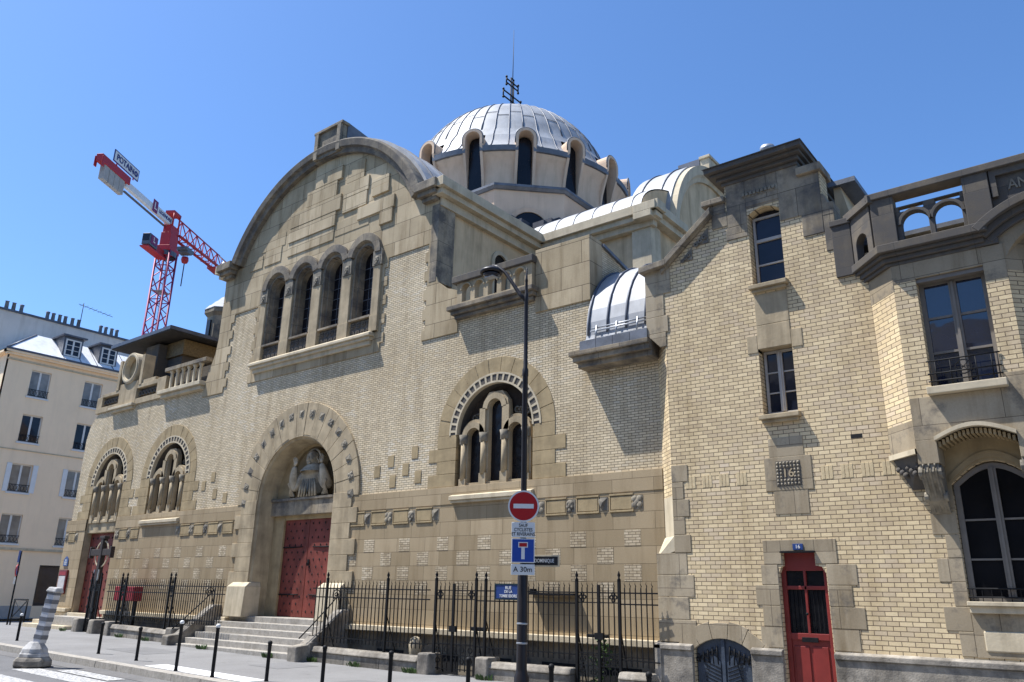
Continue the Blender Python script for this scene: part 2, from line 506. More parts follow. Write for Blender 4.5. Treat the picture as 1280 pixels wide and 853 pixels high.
part('front_wall', w, M_brick, church)

# ---- lower ashlar zone, one row course above the next, with sunk openings
base = [(-32.95, .8), (-7.255, .8), (-7.255, 4.03), (-32.95, 4.03)]
# cut by the portal jambs and the doors: three separate lengths
mb = MB()
def strip(x0, x1): mb.box(x0, x1, 13.975, 14.02, .86, 4.05)
strip(-32.97, TD-1.16); strip(TD+1.16, XC-2.4); strip(XC+2.4, -7.252)
for x0, x1 in ((-32.99, TD-1.16), (TD+1.16, XC-2.5), (XC+2.5, -7.25)):
    mb.box(x0, x1, 13.962, 14.03, 3.64, 4.055)       # plain band above the string course
part('stone_base', mb, M_ashlar, church, .006)
mb = MB()
for x0, x1 in ((-32.99, TD-1.3), (TD+1.3, XC-2.5), (XC+2.5, -7.25)):
    mb.box(x0, x1, 13.83, 14.1, .74, .87)
part('plinth_ledge', mb, M_pale, church, .015)
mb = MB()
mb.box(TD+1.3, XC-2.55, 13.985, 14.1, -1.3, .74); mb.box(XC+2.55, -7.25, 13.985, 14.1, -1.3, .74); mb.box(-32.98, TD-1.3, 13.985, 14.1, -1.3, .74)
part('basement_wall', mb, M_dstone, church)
mb = MB()
for x in (-24.6, -22.9, -14.6, -12.9, -11.4, -9.7, -8.3):
    mb.box(x-.45, x+.45, 13.97, 14.0, -.35, .35)
part('basement_grille', mb, M_black, church)

# ---- brick inlay patches in the ashlar (five staggered rows)
inl = MB()
def inlay_row(z, ph, xa, xb):
    k = 0
    x = ph
    while x < xb:
        if x > xa: inl.box(x-.185+random.uniform(-.012, .012), x+.185+random.uniform(-.012, .012), 13.9715, 14.01, z+.006, z+.318)
        x += 1.27
for x_lo, x_hi in ((-28.9, -21.9), (-16.9, -7.5)):
    for i, z in enumerate((2.58, 2.25, 1.92, 1.59)):
        ph = -40.0 + .28 + (0 if i % 2 == 0 else .635) if x_hi > -10 else -40.0 + .1 + (0 if i % 2 == 0 else .635)
        inlay_row(z, ph, x_lo, x_hi)
part('brick_inlay', inl, masonry('inlay_brick', (.70, .585, .41), (.46, .365, .235), (.22, .17, .11), .16, .053, .0065, stain_amt=.7), church)
# single stone blocks set into the brickwork beside the arches
for x, z in ((-15.0, 4.85), (-14.15, 5.0), (-14.45, 4.6), (-15.5, 4.62), (-14.9, 4.33), (-14.0, 4.38), (-23.0, 4.5), (-23.7, 4.8), (-23.2, 5.05), (-22.4, 4.35)):
    part('stone_block', MB().box(x-.11, x+.11, 13.985, 14.02, z-.15, z+.15), M_vstone, church, .004)

# ---- string course: panels and carved bosses
def boss_mb(x, z, y, s, kind, M=None):
    m = MB()
    y0_ = y
    m.box(x-.5*s, x+.5*s, y-.02, y+.05, z-.5*s, z+.5*s)
    if kind == 0:      # wedge
        m.add([(x-.45*s, y-.02, z+.45*s), (x+.45*s, y-.02, z+.45*s), (x+.1*s, y-.75*s, z+.1*s), (x-.1*s, y-.7*s, z-.25*s), (x, y-.02, z-.5*s)],
              [(0, 1, 2), (0, 2, 3), (0, 3, 4), (4, 3, 2), (4, 2, 1)])
    elif kind == 1:    # rosette of lumps
        for dx, dz in ((-.22, .24), (.22, .24), (-.22, -.2), (.22, -.2), (0, .02)):
            m.sphere((x+dx*s, y-.16*s, z+dz*s), .25*s, 7, 5)
    else:              # small mask: brow, nose, cheeks, chin
        m.sphere((x, y-.12*s, z+.12*s), .40*s, 8, 6, 1, .9, .9)
        m.sphere((x-.16*s, y-.38*s, z+.22*s), .12*s, 6, 4); m.sphere((x+.16*s, y-.38*s, z+.22*s), .12*s, 6, 4)
        m.sphere((x, y-.48*s, z+.03*s), .11*s, 6, 4, .8, 1, 1.6)
        m.sphere((x-.2*s, y-.3*s, z-.1*s), .15*s, 6, 4); m.sphere((x+.2*s, y-.3*s, z-.1*s), .15*s, 6, 4)
        m.sphere((x, y-.3*s, z-.33*s), .17*s, 6, 4)
    m.v = [(p[0], y0_+(p[1]-y0_)*(.24 if p[1] < y0_ else 1), p[2]) for p in m.v]
    if M is not None: m.v = [tuple(M @ Vector(p)) for p in m.v]
    return m
fr = MB(); pn = 0
k = 0
for xa, xb in ((-16.6, -12.85), (-10.3, -7.3), (-32.9, -31.6), (-28.95, -27.35), (-24.9, -21.7)):
    x = xa
    while x < xb - .1:
        part('boss', boss_mb(x+.06, 3.43, 13.972, .27, (2, 0, 1)[k % 3]), M_cstone, church); k += 1
        if x + .75 < xb:
            p = MB()
            p.box(x+.27, x+.75, 13.955, 13.99, 3.30, 3.56)
            p.box(x+.235, x+.785, 13.945, 13.99, 3.575, 3.61); p.box(x+.235, x+.785, 13.95, 13.99, 3.25, 3.285)
            p.box(x+.235, x+.255, 13.953, 13.99, 3.285, 3.575); p.box(x+.765, x+.785, 13.953, 13.99, 3.285, 3.575)
            part('string_panel', p, M_vstone, church, .005)
        x += .8

# ---- round headed tripartite windows
M_dark_t = plain('shaded_tympanum_stone', (.075, .06, .048), .9, var=.5, vs=4, spec=.2)  # dark stone, with shade of the arch recess worked into its colour
def triple(cx, with_sill):
    cz = 5.3
    win = part('tripartite_window', MB(), M_stone, church)     # replaced below by its tracery
    # tracery of three stilted lancets
    zb = 3.9
    P_ = [(-1.06, zb), (1.06, zb), (1.06, 5.2)]
    P_ += [(.62+.43*cos(a), 5.2+.43*sin(a)) for a in [R(5+112*i/9) for i in range(10)]]
    P_ += [(.37, 6.02), (.2, 6.24), (-.2, 6.24), (-.37, 6.02)]
    P_ += [(-.62+.43*cos(a), 5.2+.43*sin(a)) for a in [R(63+112*i/9) for i in range(10)]]
    P_ += [(-1.06, 5.2)]
    H_ = [arch(-.63, 5.2, .2, 4.12, 10), arch(.63, 5.2, .2, 4.12, 10), arch(0, 5.84, .2, 4.12, 10)]
    P_ = [(cx+x, z) for x, z in P_]; H_ = [[(cx+x, z) for x, z in h] for h in H_]
    m = MB().prism(P_, 14.05, 14.21, H_)
    for dx in (-.315, .315):   # colonnettes with swollen feet and little capitals
        m.tube([(cx+dx, 14.03, 4.3), (cx+dx, 14.03, 5.1)], .075, 8)
        m.box(cx+dx-.1, cx+dx+.1, 13.99, 14.08, 3.9, 4.32)
    for dx in (-.94, .94):
        m.tube([(cx+dx, 14.03, 4.2), (cx+dx, 14.03, 5.1)], .07, 8)
        m.box(cx+dx-.1, cx+dx+.1, 13.995, 14.08, 3.9, 4.22)
    for dx, z0, r in ((-.63, 5.2, .2), (.63, 5.2, .2), (0, 5.84, .2)):
        m.ring(cx+dx, z0, r+.02, r+.16, 0, 180, 14.00, 14.06, 12)
    for dx in (-.16-.2, .16+.02+.18):
        m.box(cx+dx-.085, cx+dx+.085, 14.00, 14.06, 5.25, 5.86)
    # sloped sill stones below each light
    for dx in (-.63, 0, .63):
        m.hexa([(cx+dx-.2, 14.02, 3.9), (cx+dx+.2, 14.02, 3.9), (cx+dx+.2, 14.2, 3.9), (cx+dx-.2, 14.2, 3.9)],
               [(cx+dx-.2, 14.02, 3.98), (cx+dx+.2, 14.02, 3.98), (cx+dx+.2, 14.2, 4.13), (cx+dx-.2, 14.2, 4.13)])
    me = m.mesh('tripartite_window'); me.transform(Matrix.Translation(-church.location)); me.materials.append(M_stone)
    old = win.data; win.data = me; bpy.data.meshes.remove(old)
    for dx in (-.94, -.315, .315, .94):
        b = boss_mb(cx+dx, 5.16, 14.0, .21, 2); b.tube([(cx+dx, 14.03, 5.05), (cx+dx, 14.02, 5.27)], .08, 8, .12)
        part('capital', b, M_cstone, win)
    for dx, top in ((-.63, 5.2), (.63, 5.2), (0, 5.84)):
        part('pane', MB().prism(arch(cx+dx, top, .215, 4.1, 10), 14.18, 14.215), M_leaded, win)
    # carved tympanum behind, deep in the arch
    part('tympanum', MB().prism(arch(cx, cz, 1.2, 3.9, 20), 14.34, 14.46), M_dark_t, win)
    for sx in (-1, 1):
        v = MB()
        for i in range(4):
            v.ring(cx+sx*(.5+.1*i), 5.78-.02*i, .05, .085, 0, 360, 14.24, 14.32, 8)
        part('carving', v, M_cstone, win)
    # voussoirs, sunk dentil ring, toothed jambs
    v = MB(); voussoirs(v, cx, cz, 1.39, 1.77, 13.985, 14.2, 13)
    part('arch_stones', v, M_vstone, win, .006)
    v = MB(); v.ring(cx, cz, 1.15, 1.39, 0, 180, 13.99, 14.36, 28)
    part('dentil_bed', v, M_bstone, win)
    v = MB(); v.ring(cx, cz, 1.14, 1.185, 0, 180, 13.972, 14.1, 28); v.ring(cx, cz, 1.345, 1.39, 0, 180, 13.975, 14.1, 28)
    for i in range(22):
        a = 180*(i+.5)/22
        v.ring(cx, cz, 1.185, 1.345, a-1.2, a+1.2, 13.976, 14.1, 1)
    part('dentil_ring', v, M_pale, win)
    v = MB()
    for i in range(4):
        for sx in (-1, 1):
            wd = 2.05 if i % 2 == 0 else 1.77
            a, b = sorted((cx+sx*1.15, cx+sx*wd))
            blocks(v, a, b, 13.985, 14.36, 4.06+.31*i, 4.37+.31*i, .004)
    part('jamb_stones', v, M_vstone, win, .006)
    if with_sill:
        v = MB()
        v.hexa([(cx-1.22, 13.86, 3.72), (cx+1.22, 13.86, 3.72), (cx+1.22, 14.2, 3.72), (cx-1.22, 14.2, 3.72)],
               [(cx-1.22, 13.86, 3.82), (cx+1.22, 13.86, 3.82), (cx+1.22, 14.2, 3.93), (cx-1.22, 14.2, 3.93)])
        v.box(cx-1.19, cx+1.19, 13.90, 14.0, 3.66, 3.72)
        part('sill', v, M_pale, win, .01)
    return win
for c in TW: triple(c, True)
tw3 = triple(TD, False)
# ---- side door under the third window
sd = part('side_door', MB().box(TD-1.15, TD+.95, 14.24, 14.30, .6, 3.53), M_red, church)
v = MB()
for i in range(5):
    for j in range(9):
        v.add([(TD-.95+.37*i+dx, 14.24-dy, .95+.3*j+dz) for dx, dy, dz in ((-.045, 0, 0), (0, 0, .06), (.045, 0, 0), (0, 0, -.06), (0, .03, 0))], [(0, 4, 1), (1, 4, 2), (2, 4, 3), (3, 4, 0)])
part('studs', v, M_iron, sd)
v = MB().box(TD-1.14, TD+1.14, 14.06, 14.6, 3.54, 3.92)
v.box(TD-1.32, TD-1.14, 14.022, 14.6, .5, 4.05).box(TD+1.14, TD+1.32, 14.022, 14.6, .5, 4.05)
v.box(TD+.9, TD+1.14, 14.18, 14.6, .5, 3.54)
part('door_frame', v, M_stone, sd, .01)
part('landing', MB().box(TD-1.4, TD+1.4, 13.3, 14.62, -.5, .62), M_granite, sd)

# ---- main portal
portal = part('portal', MB(), M_stone, church)
m = MB()
n = 17
for i in range(n):      # broad voussoirs, every second one carries a boss
    d = 184/n; a0 = -2+i*d
    m.ring(XC, 4.15, 1.74, 2.74, a0+.12, a0+d-.12, 13.94+random.uniform(-.006, .006), 14.55, 2)
sweep(m, XC, 4.15, .92, [(1.70, 14.02), (1.80, 13.93), (1.80, 14.1), (1.70, 14.1)], 30)
sweep(m, XC, 4.15, .92, [(1.68, 14.02), (1.76, 14.02), (1.76, 14.58), (1.62, 14.58)], 30)
for sx in (-1, 1):
    for i in range(8):
        wd = 2.75 if i % 2 == 0 else 2.5
        z0 = .92 + .405*i
        a, b = sorted((XC+sx*1.74, XC+sx*wd))
        blocks(m, a, b, 13.93+random.uniform(-.004, .004), 14.55, z0, z0+.405, .003)
me = m.mesh('portal'); me.transform(Matrix.Translation(-church.location)); me.materials.append(M_stone)
old = portal.data; portal.data = me; bpy.data.meshes.remove(old)
b_ = portal.modifiers.new('Bevel', 'BEVEL'); b_.width = .008; b_.segments = 2; b_.limit_method = 'ANGLE'
for i in range(17):
    a = R(-1 + 182*i/16)
    x, z = XC + 2.42*cos(a), 4.15 + 2.42*sin(a)
    M = Matrix.Translation((x, 0, z)) @ Matrix.Rotation(-(a-PI/2)*.85, 4, 'Y') @ Matrix.Translation((-x, 0, -z))
    m = boss_mb(x, z, 13.935, .21, (0, 1, 0, 2)[i % 4], M)
    part('boss', m, M_cstone, portal)
m = MB()
for sx in (-1, 1):
    a, b = sorted((XC+sx*1.60, XC+sx*2.5))
    m.hexa([(a, 13.74, .9), (b, 13.74, .9), (b, 14.3, .9), (a, 14.3, .9)], [(a, 13.78, 1.72), (b, 13.78, 1.72), (b, 14.3, 1.72), (a, 14.3, 1.72)])
    m.hexa([(a, 13.78, 1.72), (b, 13.78, 1.72), (b, 14.3, 1.72), (a, 14.3, 1.72)], [(a+.04, 13.93, 1.84), (b-.04, 13.93, 1.84), (b-.04, 14.3, 1.84), (a+.04, 14.3, 1.84)])
part('jamb_base', m, M_pale, portal, .012)
# tympanum wall with a round niche, dark lintel, jambs of the doorway
m = MB().prism(arch(XC, 4.15, 1.7, 3.6, 28), 14.55, 14.75, [arch(XC-.02, 4.72, .98, 4.2, 18)])
part('tympanum', m, M_vstone, portal)
nm = MB()      # concave niche
pr_ = [(1.0*cos(R(90*i/8)), .62*sin(R(90*i/8))) for i in range(9)]
vs = []; k_ = 0
for i in range(9):
    for j in range(19):
        a = R(180*j/18); r, d = pr_[i]
        vs.append((XC-.02 + r*cos(a), 14.56 + d*.75, 4.72 + r*sin(a)))
fs = [(i*19+j, i*19+j+1, (i+1)*19+j+1, (i+1)*19+j) for i in range(8) for j in range(18)]
nm.add(vs, fs, True)
nm.box(XC-1.02, XC+.98, 15.02, 15.06, 4.15, 4.78)
part('niche', nm, M_stone, portal)
m = MB().box(XC-1.69, XC+1.69, 14.40, 14.6, 3.72, 4.2)
m.box(XC-1.69, XC+1.69, 14.36, 14.5, 4.13, 4.21)
part('lintel', m, M_dstone, portal, .01)
m = MB().box(XC-1.69, XC-1.12, 14.53, 14.7, .9, 3.72).box(XC+1.12, XC+1.69, 14.53, 14.7, .9, 3.72)
part('door_jamb', m, M_vstone, portal, .01)
for sx in (-1, 1):
    a, b = sorted((XC, XC+sx*1.13))
    leaf = part('door_leaf', MB().box(a+.008, b-.008, 14.60, 14.66, .93, 3.72), M_red, church, .006)
    v = MB()
    for r_ in range(13):
        for c_ in range(4):
            x = a + .16 + .265*c_ + (.13 if r_ % 2 else 0); z = 1.08 + .2*r_
            if x > b-.06: continue
            v.add([(x+dx, 14.60-dy, z+dz) for dx, dy, dz in ((-.032, 0, 0), (0, 0, .045), (.032, 0, 0), (0, 0, -.045), (0, .028, 0))], [(0, 4, 1), (1, 4, 2), (2, 4, 3), (3, 4, 0)])
    part('studs', v, M_iron, leaf)
    for z in (1.52, 2.82):
        v = MB()
        ho = a if sx < 0 else b
        v.tube([(ho-sx*.03, 14.585, z), (ho-sx*.45, 14.58, z), (ho-sx*.9, 14.585, z+.01)], .022, 6, .012)
        part('hinge_strap', v, M_iron, leaf)
v = MB(); v.ring(XC+.1, 2.35, .035, .05, 0, 360, 14.55, 14.57, 12); v.box(XC+.06, XC+.13, 14.575, 14.6, 2.33, 2.48)
part('door_pull', v, M_iron, portal)
# half figure of a friar in the tympanum, arms spread, palms open
sk = bpy.data.meshes.new('relief_figure')
def skin(name, verts, edges, radii, mat, parent, sub=2, root=0):
    me = bpy.data.meshes.new(name)
    L = offset(parent)
    me.from_pydata([tuple(Vector(p)-L) for p in verts], edges, [])
    o = bpy.data.objects.new(name, me); COL.objects.link(o); o.parent = parent
    s_ = o.modifiers.new('Skin', 'SKIN')
    for i, r_ in enumerate(radii):
        sv = me.skin_vertices[0].data[i]
        sv.radius = r_ if isinstance(r_, tuple) else (r_, r_)
    me.skin_vertices[0].data[root].use_root = True
    s_.use_smooth_shade = True
    u = o.modifiers.new('Sub', 'SUBSURF'); u.levels = sub; u.render_levels = sub
    me.materials.append(mat)
    return o
fx, fy, fz = XC+.02, 14.62, 4.22
V_ = [(0, 0, 0), (0, -.03, .3), (0, -.05, .56), (0, -.06, .72), (0, -.09, .86), (0, -.1, 1.0), (0, -.1, 1.1),
      (-.24, -.07, .56), (-.55, -.12, .18), (-.48, -.24, .55), (-.43, -.27, .76),
      (.24, -.07, .56), (.55, -.12, .18), (.48, -.24, .55), (.43, -.27, .76)]
E_ = [(0, 1), (1, 2), (2, 3), (3, 4), (4, 5), (5, 6), (2, 7), (7, 8), (8, 9), (9, 10), (2, 11), (11, 12), (12, 13), (13, 14)]
rr = [(.36, .2), (.29, .19), (.22, .16), (.085, .085), (.135, .14), (.14, .14), (.08, .09), .14, .15, .105, .055, .14, .15, .105, .055]
fig = skin('relief_figure', [(fx+x, fy+y, fz+z) for x, y, z in V_], E_, rr, M_statue, church)
fc = MB()
hx, hy, hz = fx, fy-.1, fz+.94
fc.sphere((hx, hy-.04, hz), .135, 14, 10, .92, 1, 1.22)
fc.sphere((hx, hy-.18, hz-.02), .028, 8, 6, .8, 1, 1.8)
for s_ in (-1, 1):
    fc.sphere((hx+s_*.05, hy-.145, hz+.03), .022, 8, 6); fc.sphere((hx+s_*.06, hy-.13, hz-.05), .04, 8, 6)
    fc.sphere((hx+s_*.128, hy-.02, hz), .03, 6, 5, .5, 1, 1.4)
fc.sphere((hx, hy-.155, hz-.085), .03, 8, 5, 1.4, .6, .5); fc.sphere((hx, hy-.14, hz-.13), .035, 8, 5)
fc.box(hx-.08, hx+.08, hy-.16, hy-.12, hz+.055, hz+.07)
part('face', fc, M_statue, fig)
hd = MB()      # hood standing round the head, scapular collar below
for i in range(5):
    sweep(hd, hx, hz, None, [(.19+.004*i, hy-.02+.05*i), (.235, hy-.02+.05*i), (.235, hy+.04+.05*i), (.19, hy+.04+.05*i)], 16, -40, 220)
hd.lathe([(.12, .1), (.2, .05), (.30, -.06), (.33, -.1)], (hx, hy+.03, hz-.24), 20)
part('hood', hd, M_statue, fig)
for s_ in (-1, 1):
    hb = MB(); px, py, pz = fx+s_*.425, fy-.275, fz+.79
    hb.sphere((px, py, pz+.03), .06, 8, 6, .9, .45, 1.1)
    for q, (dx, L_) in enumerate(((-.045, .1), (-.015, .125), (.016, .12), (.045, .095))):
        hb.tube([(px+dx, py, pz+.06), (px+dx*1.25, py-.005, pz+.06+L_*.6), (px+dx*1.3, py-.025, pz+.06+L_)], .0145, 6, .011)
    hb.tube([(px-s_*.045, py-.01, pz), (px-s_*.085, py-.03, pz+.04), (px-s_*.1, py-.045, pz+.08)], .016, 6, .012)
    part('hand', hb, M_statue, fig)
    sl = MB()      # cuff of the wide sleeve falling from the wrist
    for q in range(4):
        t0 = q/3
        sl.tube([(fx+s_*(.47-.02*q), fy-.30+.02*q, fz+.62-.03*q), (fx+s_*(.52+.03*q), fy-.26, fz+.34), (fx+s_*(.60-.05*q), fy-.18, fz+.03)], .022, 6, .03)
    part('sleeve_fold', sl, M_statue, fig)
v = MB()
for i in range(7):
    x = -.24+.08*i; v.tube([(fx+x*.7, fy-.2, fz+.42), (fx+x, fy-.225, fz+.2), (fx+x*1.1, fy-.22, fz)], .022, 5, .034)
part('habit_fold', v, M_statue, fig)
fc_ = Vector((fx-XC, fy-YW, fz+.06))
fig.matrix_basis = Matrix.Translation(fc_) @ Matrix.Diagonal((1.42, 1.1, 1.2, 1)) @ Matrix.Translation(-fc_)

# ---- gable: stone cladding with toothed brick panels left and right
def toothed(x, z0, z1, d, start=0, step=.28):
    out = []; z = z0; k = start
    up = z1 > z0; st = step if up else -step
    while (z < z1-1e-6) if up else (z > z1+1e-6):
        zn = min(z+st, z1) if up else max(z+st, z1)
        xx = x + (d if k % 2 else 0)
        out += [(xx, z), (xx, zn)]; z = zn; k += 1
    return out
go = [(-24.55, 7.85), (-24.3, 8.7), (-24.05, 9.3), (-23.97, 9.8), (-23.97, 12.2)]
go += [(XC + 4.6*cos(a), 10.42 + 4.6*sin(a)) for a in [R(156 - 132*i/28) for i in range(29)]]
go += [(-13.73, 12.2), (-13.73, 9.75), (-13.62, 9.5), (-13.3, 9.25), (-12.9, 9.1), (-12.86, 7.95)]
go += toothed(-14.14, 7.95, 10.72, .12)
go += [(-15.55, 10.72)] + toothed(-15.62, 10.72, 7.95, -.14)
go += toothed(-21.95, 7.95, 10.56, .13)
go += [(-23.1, 10.56)] + toothed(-23.15, 10.56, 7.85, -.16)
go2 = []
for p in go:
    if not go2 or (abs(go2[-1][0]-p[0]) + abs(go2[-1][1]-p[1])) > 1e-4: go2.append(p)
gh = [arch(c, 10.95, .46, 8.56) for c in LW]
part('gable_cladding', MB().prism(go2, 13.97, 14.02, gh), M_gstone, church)
# raised courses of ashlar standing proud of the gable field
rb = ((-20.5, -18.15, 12.45, 12.95, .13), (-20.45, -17.95, 12.95, 13.5, .15), (-19.7, -18.2, 13.5, 14.05, .14), (-19.3, -18.0, 14.05, 14.55, .15),
      (-18.15, -16.6, 12.05, 12.55, .03), (-17.85, -16.75, 12.75, 13.25, .10), (-17.85, -16.7, 13.25, 13.75, .11), (-17.75, -16.95, 13.75, 14.4, .10),
      (-16.55, -15.8, 13.2, 13.5, .10), (-16.5, -15.78, 12.9, 13.2, .13), (-17.1, -15.5, 12.3, 12.72, .13), (-16.1, -15.55, 11.85, 12.3, .12),
      (-21.75, -20.85, 11.95, 12.5, .05), (-22.55, -21.85, 11.95, 12.4, .05), (-20.5, -18.2, 11.98, 12.45, .06), (-22.0, -20.7, 12.5, 13.0, .03))
for x0, x1, z0, z1, d in rb:
    part('raised_block', MB().box(x0, x1, 13.97-d*.45, 14.0, z0+.004, z1-.004), M_gstone, church, .012)
# ---- four round headed windows under a scalloped hood
for c in LW:
    lw = part('lancet_window', MB(), M_gstone, church)
    m = MB()
    for r0, r1, y0, y1 in ((.40, .47, 13.955, 14.3), (.345, .41, 14.10, 14.35)):
        m.ring(c, 10.95, r0, r1, 0, 180, y0, y1, 18)
        for s_ in (-1, 1):
            a, b = sorted((c+s_*r0, c+s_*r1)); m.box(a, b, y0+.001, y1, 9.1, 10.95)
    m.hexa([(c-.45, 13.90, 9.04), (c+.45, 13.90, 9.04), (c+.45, 14.4, 9.04), (c-.45, 14.4, 9.04)], [(c-.45, 13.90, 9.10), (c+.45, 13.90, 9.10), (c+.45, 14.4, 9.18), (c-.45, 14.4, 9.18)])
    me = m.mesh('lancet_window'); me.transform(Matrix.Translation(-church.location)); me.materials.append(M_dstone)
    old = lw.data; lw.data = me; bpy.data.meshes.remove(old)
    part('pane', MB().prism(arch(c, 10.95, .36, 9.1, 16), 14.30, 14.33), M_leaded, lw)
    m = MB()
    for i in range(5): m.box(c-.36, c+.36, 14.285, 14.31, 9.45+.33*i, 9.465+.33*i)
    for dx in (-.12, .12): m.box(c+dx-.006, c+dx+.006, 14.288, 14.31, 9.1, 11.2)
    part('leading', m, M_lead, lw)
    m = MB(); m.box(c-.44, c+.44, 14.0, 14.05, 8.58, 9.02)
    for i in range(4):
        for j in range(2):
            x = c-.33+.22*i; z = 8.68+.22*j
            m.ring(x, z, .05, .085, 0, 360, 13.975, 14.01, 8)
            m.sphere((x, 13.99, z), .03, 6, 4)
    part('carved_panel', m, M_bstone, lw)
    m = MB(); sweep(m, c, 10.98, None, [(.46, 13.97), (.50, 13.85), (.74, 13.85), (.74, 13.98)], 18, 10 if c < -16.7 else 0, 170 if c > -20.7 else 180)
    part('hood_mould', m, M_dstone, lw, .01)
for i, x in enumerate([LW[0]-.62] + [(LW[k]+LW[k+1])/2 for k in range(3)] + [LW[3]+.62]):
    wd = .20 if 0 < i < 4 else .14
    pi_ = part('window_pier', MB().box(x-wd, x+wd, 13.90, 14.0, 8.56, 10.55).box(x-wd-.025, x+wd+.025, 13.885, 14.0, 8.56, 9.05), M_stone, church, .012)
    m = boss_mb(x, 10.72, 13.87, .24, 2); m.prism([(x-.19, 10.56), (x+.19, 10.56), (x+.19, 11.0), (x+.1, 11.12), (x-.1, 11.12), (x-.19, 11.0)], 13.88, 13.99)
    part('capital', m, M_cstone, pi_)
m = MB().box(-21.72, -15.98, 13.76, 14.1, 8.42, 8.50)
m.hexa([(-21.72, 13.76, 8.50), (-15.98, 13.76, 8.50), (-15.98, 14.1, 8.50), (-21.72, 14.1, 8.50)], [(-21.68, 13.84, 8.56), (-16.02, 13.84, 8.56), (-16.02, 14.1, 8.56), (-21.68, 14.1, 8.56)])
m.box(-21.66, -16.04, 13.82, 14.1, 8.33, 8.42).box(-21.6, -16.1, 13.9, 14.1, 8.2, 8.33)
part('window_sill', m, M_pale, church, .012)
# ---- rounded gable moulding, kneelers, apex block
m = MB(); sweep(m, XC, 10.42, None, [(4.55, 14.25), (4.55, 13.82), (4.70, 13.79), (4.73, 13.70), (4.94, 13.67), (5.0, 13.72), (5.0, 14.25)], 44, 24, 156)
part('gable_moulding', m, M_rim, church, .01)
for s_ in (-1, 1):
    m = MB()
    def bx(x0, x1, *a):
        p, q = sorted((XC+s_*x0, XC+s_*x1)); m.box(p, q, *a)
    bx(4.45, 5.28, 13.60, 14.4, 12.22, 12.48); bx(4.52, 5.2, 13.70, 14.4, 12.08, 12.22); bx(4.6, 5.12, 13.82, 14.4, 11.95, 12.08)
    part('kneeler', m, M_dstone, church, .015)
    m = MB()
    bx(5.1, 5.5, 13.7, 18.55, 12.22, 12.5); bx(5.0, 5.38, 13.8, 18.5, 12.05, 12.22); bx(5.0, 5.2, 14.0, 18.45, 11.8, 12.05)
    part('eaves_cornice', m, M_pale, church, .012)
    m = MB(); bx(4.6, 5.05, 14.42, 18.7, 8.0, 12.1)
    sw = part('arm_side_wall', m, M_render, church)
    if s_ > 0:
        ax = XC+5.05
        Mx = plan_mat((ax, 16.75, 0), (0, 1, 0), (-1, 0, 0))
        part('pane', MB().prism(arch(0, 11.0, .3, 9.2, 12), -.006, .05, (), Mx), M_leaded, sw)
        q = MB(); q.v = []; sweep(q, 0, 11.0, 9.2, [(.30, -.06), (.42, -.06), (.42, .02), (.30, .02)], 14); q.v = [tuple(Mx @ Vector(p)) for p in q.v]
        part('window_surround', q, M_pale, sw)
m = MB().box(-19.3, -18.0, 13.76, 13.95, 15.0, 15.95)
m.box(-19.36, -17.94, 13.68, 14.0, 15.95, 16.05).box(-19.3, -19.12, 13.68, 13.8, 15.0, 15.95).box(-18.18, -18.0, 13.68, 13.8, 15.0, 15.95)
part('apex_block', m, M_dstone, church, .012)
part('apex_flashing', MB().hexa([(-19.32, 13.952, 15.0), (-17.98, 13.952, 15.0), (-17.98, 15.2, 15.0), (-19.32, 15.2, 15.0)], [(-19.33, 13.952, 16.07), (-17.97, 13.952, 16.07), (-17.97, 14.85, 15.95), (-19.33, 14.85, 15.95)]), M_lead, church)
part('gable_pilaster', MB().box(-13.97, -13.70, 13.962, 14.62, 9.55, 11.85), M_dstone, church, .012)
# ---- barrel roofs of the four arms, standing seams as ribs
YC = 23.46
def ring_roof(o, right, back, L0, L1, nrib, r, cz_, a0):
    Mx = plan_mat(o, right, back); m = MB(); vs = []
    A = [R(a0 + (180-2*a0)*i/36) for i in range(37)]
    for rr_ in (r, r-.14):
        for y in (L0, L1):
            for a in A: vs.append((rr_*cos(a), y, cz_ + rr_*sin(a)))
    k = 37
    fs = [(i, i+1, k+i+1, k+i) for i in range(36)] + [(2*k+i, i, i+1, 2*k+i+1) for i in range(36)] + [(3*k+i, 3*k+i+1, k+i+1, k+i) for i in range(36)]
    m.add([Mx @ Vector(p) for p in vs], fs, False)
    m.v = list(m.v)
    rf = part('arch_roof', m, M_zinc, church)
    wall = MB().prism([((r-.1)*cos(a), cz_+(r-.1)*sin(a)) for a in A], L1-.2, L1-.02, (), Mx)
    part('arch_back', wall, M_lead, rf)
    for j in range(nrib):
        y = L0 + (L1-L0)*(j+.55)/nrib
        q = MB(); sweep(q, 0, cz_, None, [(r-.01, y-.025), (r+.04, y-.016), (r+.04, y+.016), (r-.01, y+.025)], 36, a0+1, 179-a0)
        q.v = [tuple(Mx @ Vector(p)) for p in q.v]
        part('seam', q, M_zincd, rf)
    return rf
def barrel(o, right, back, L0, L1, nrib):
    """low vault between the eaves of an arm"""
    Mx = plan_mat(o, right, back); m = MB(); vs = []
    A = [R(180*i/36) for i in range(37)]
    for y in (L0, L1):
        for a in A: vs.append((5.05*cos(a), y, 12.42 + 1.75*sin(a)))
    k = 37
    m.add([Mx @ Vector(p) for p in vs], [(i, i+1, k+i+1, k+i) for i in range(36)], False)
    rf = part('vault_roof', m, M_zinc, church)
    part('vault_end', MB().prism([(5.0*cos(a), 12.40 + 1.75*sin(a)) for a in A], L0+.02, L0+.1, (), Mx), M_render, rf)
    for j in range(nrib):
        y = L0 + (L1-L0)*(j+.5)/nrib
        q = MB(); q.tube([Mx @ Vector((5.05*cos(a), y, 12.43 + 1.75*sin(a))) for a in A], .022, 4)
        part('seam', q, M_zincd, rf)
    return rf
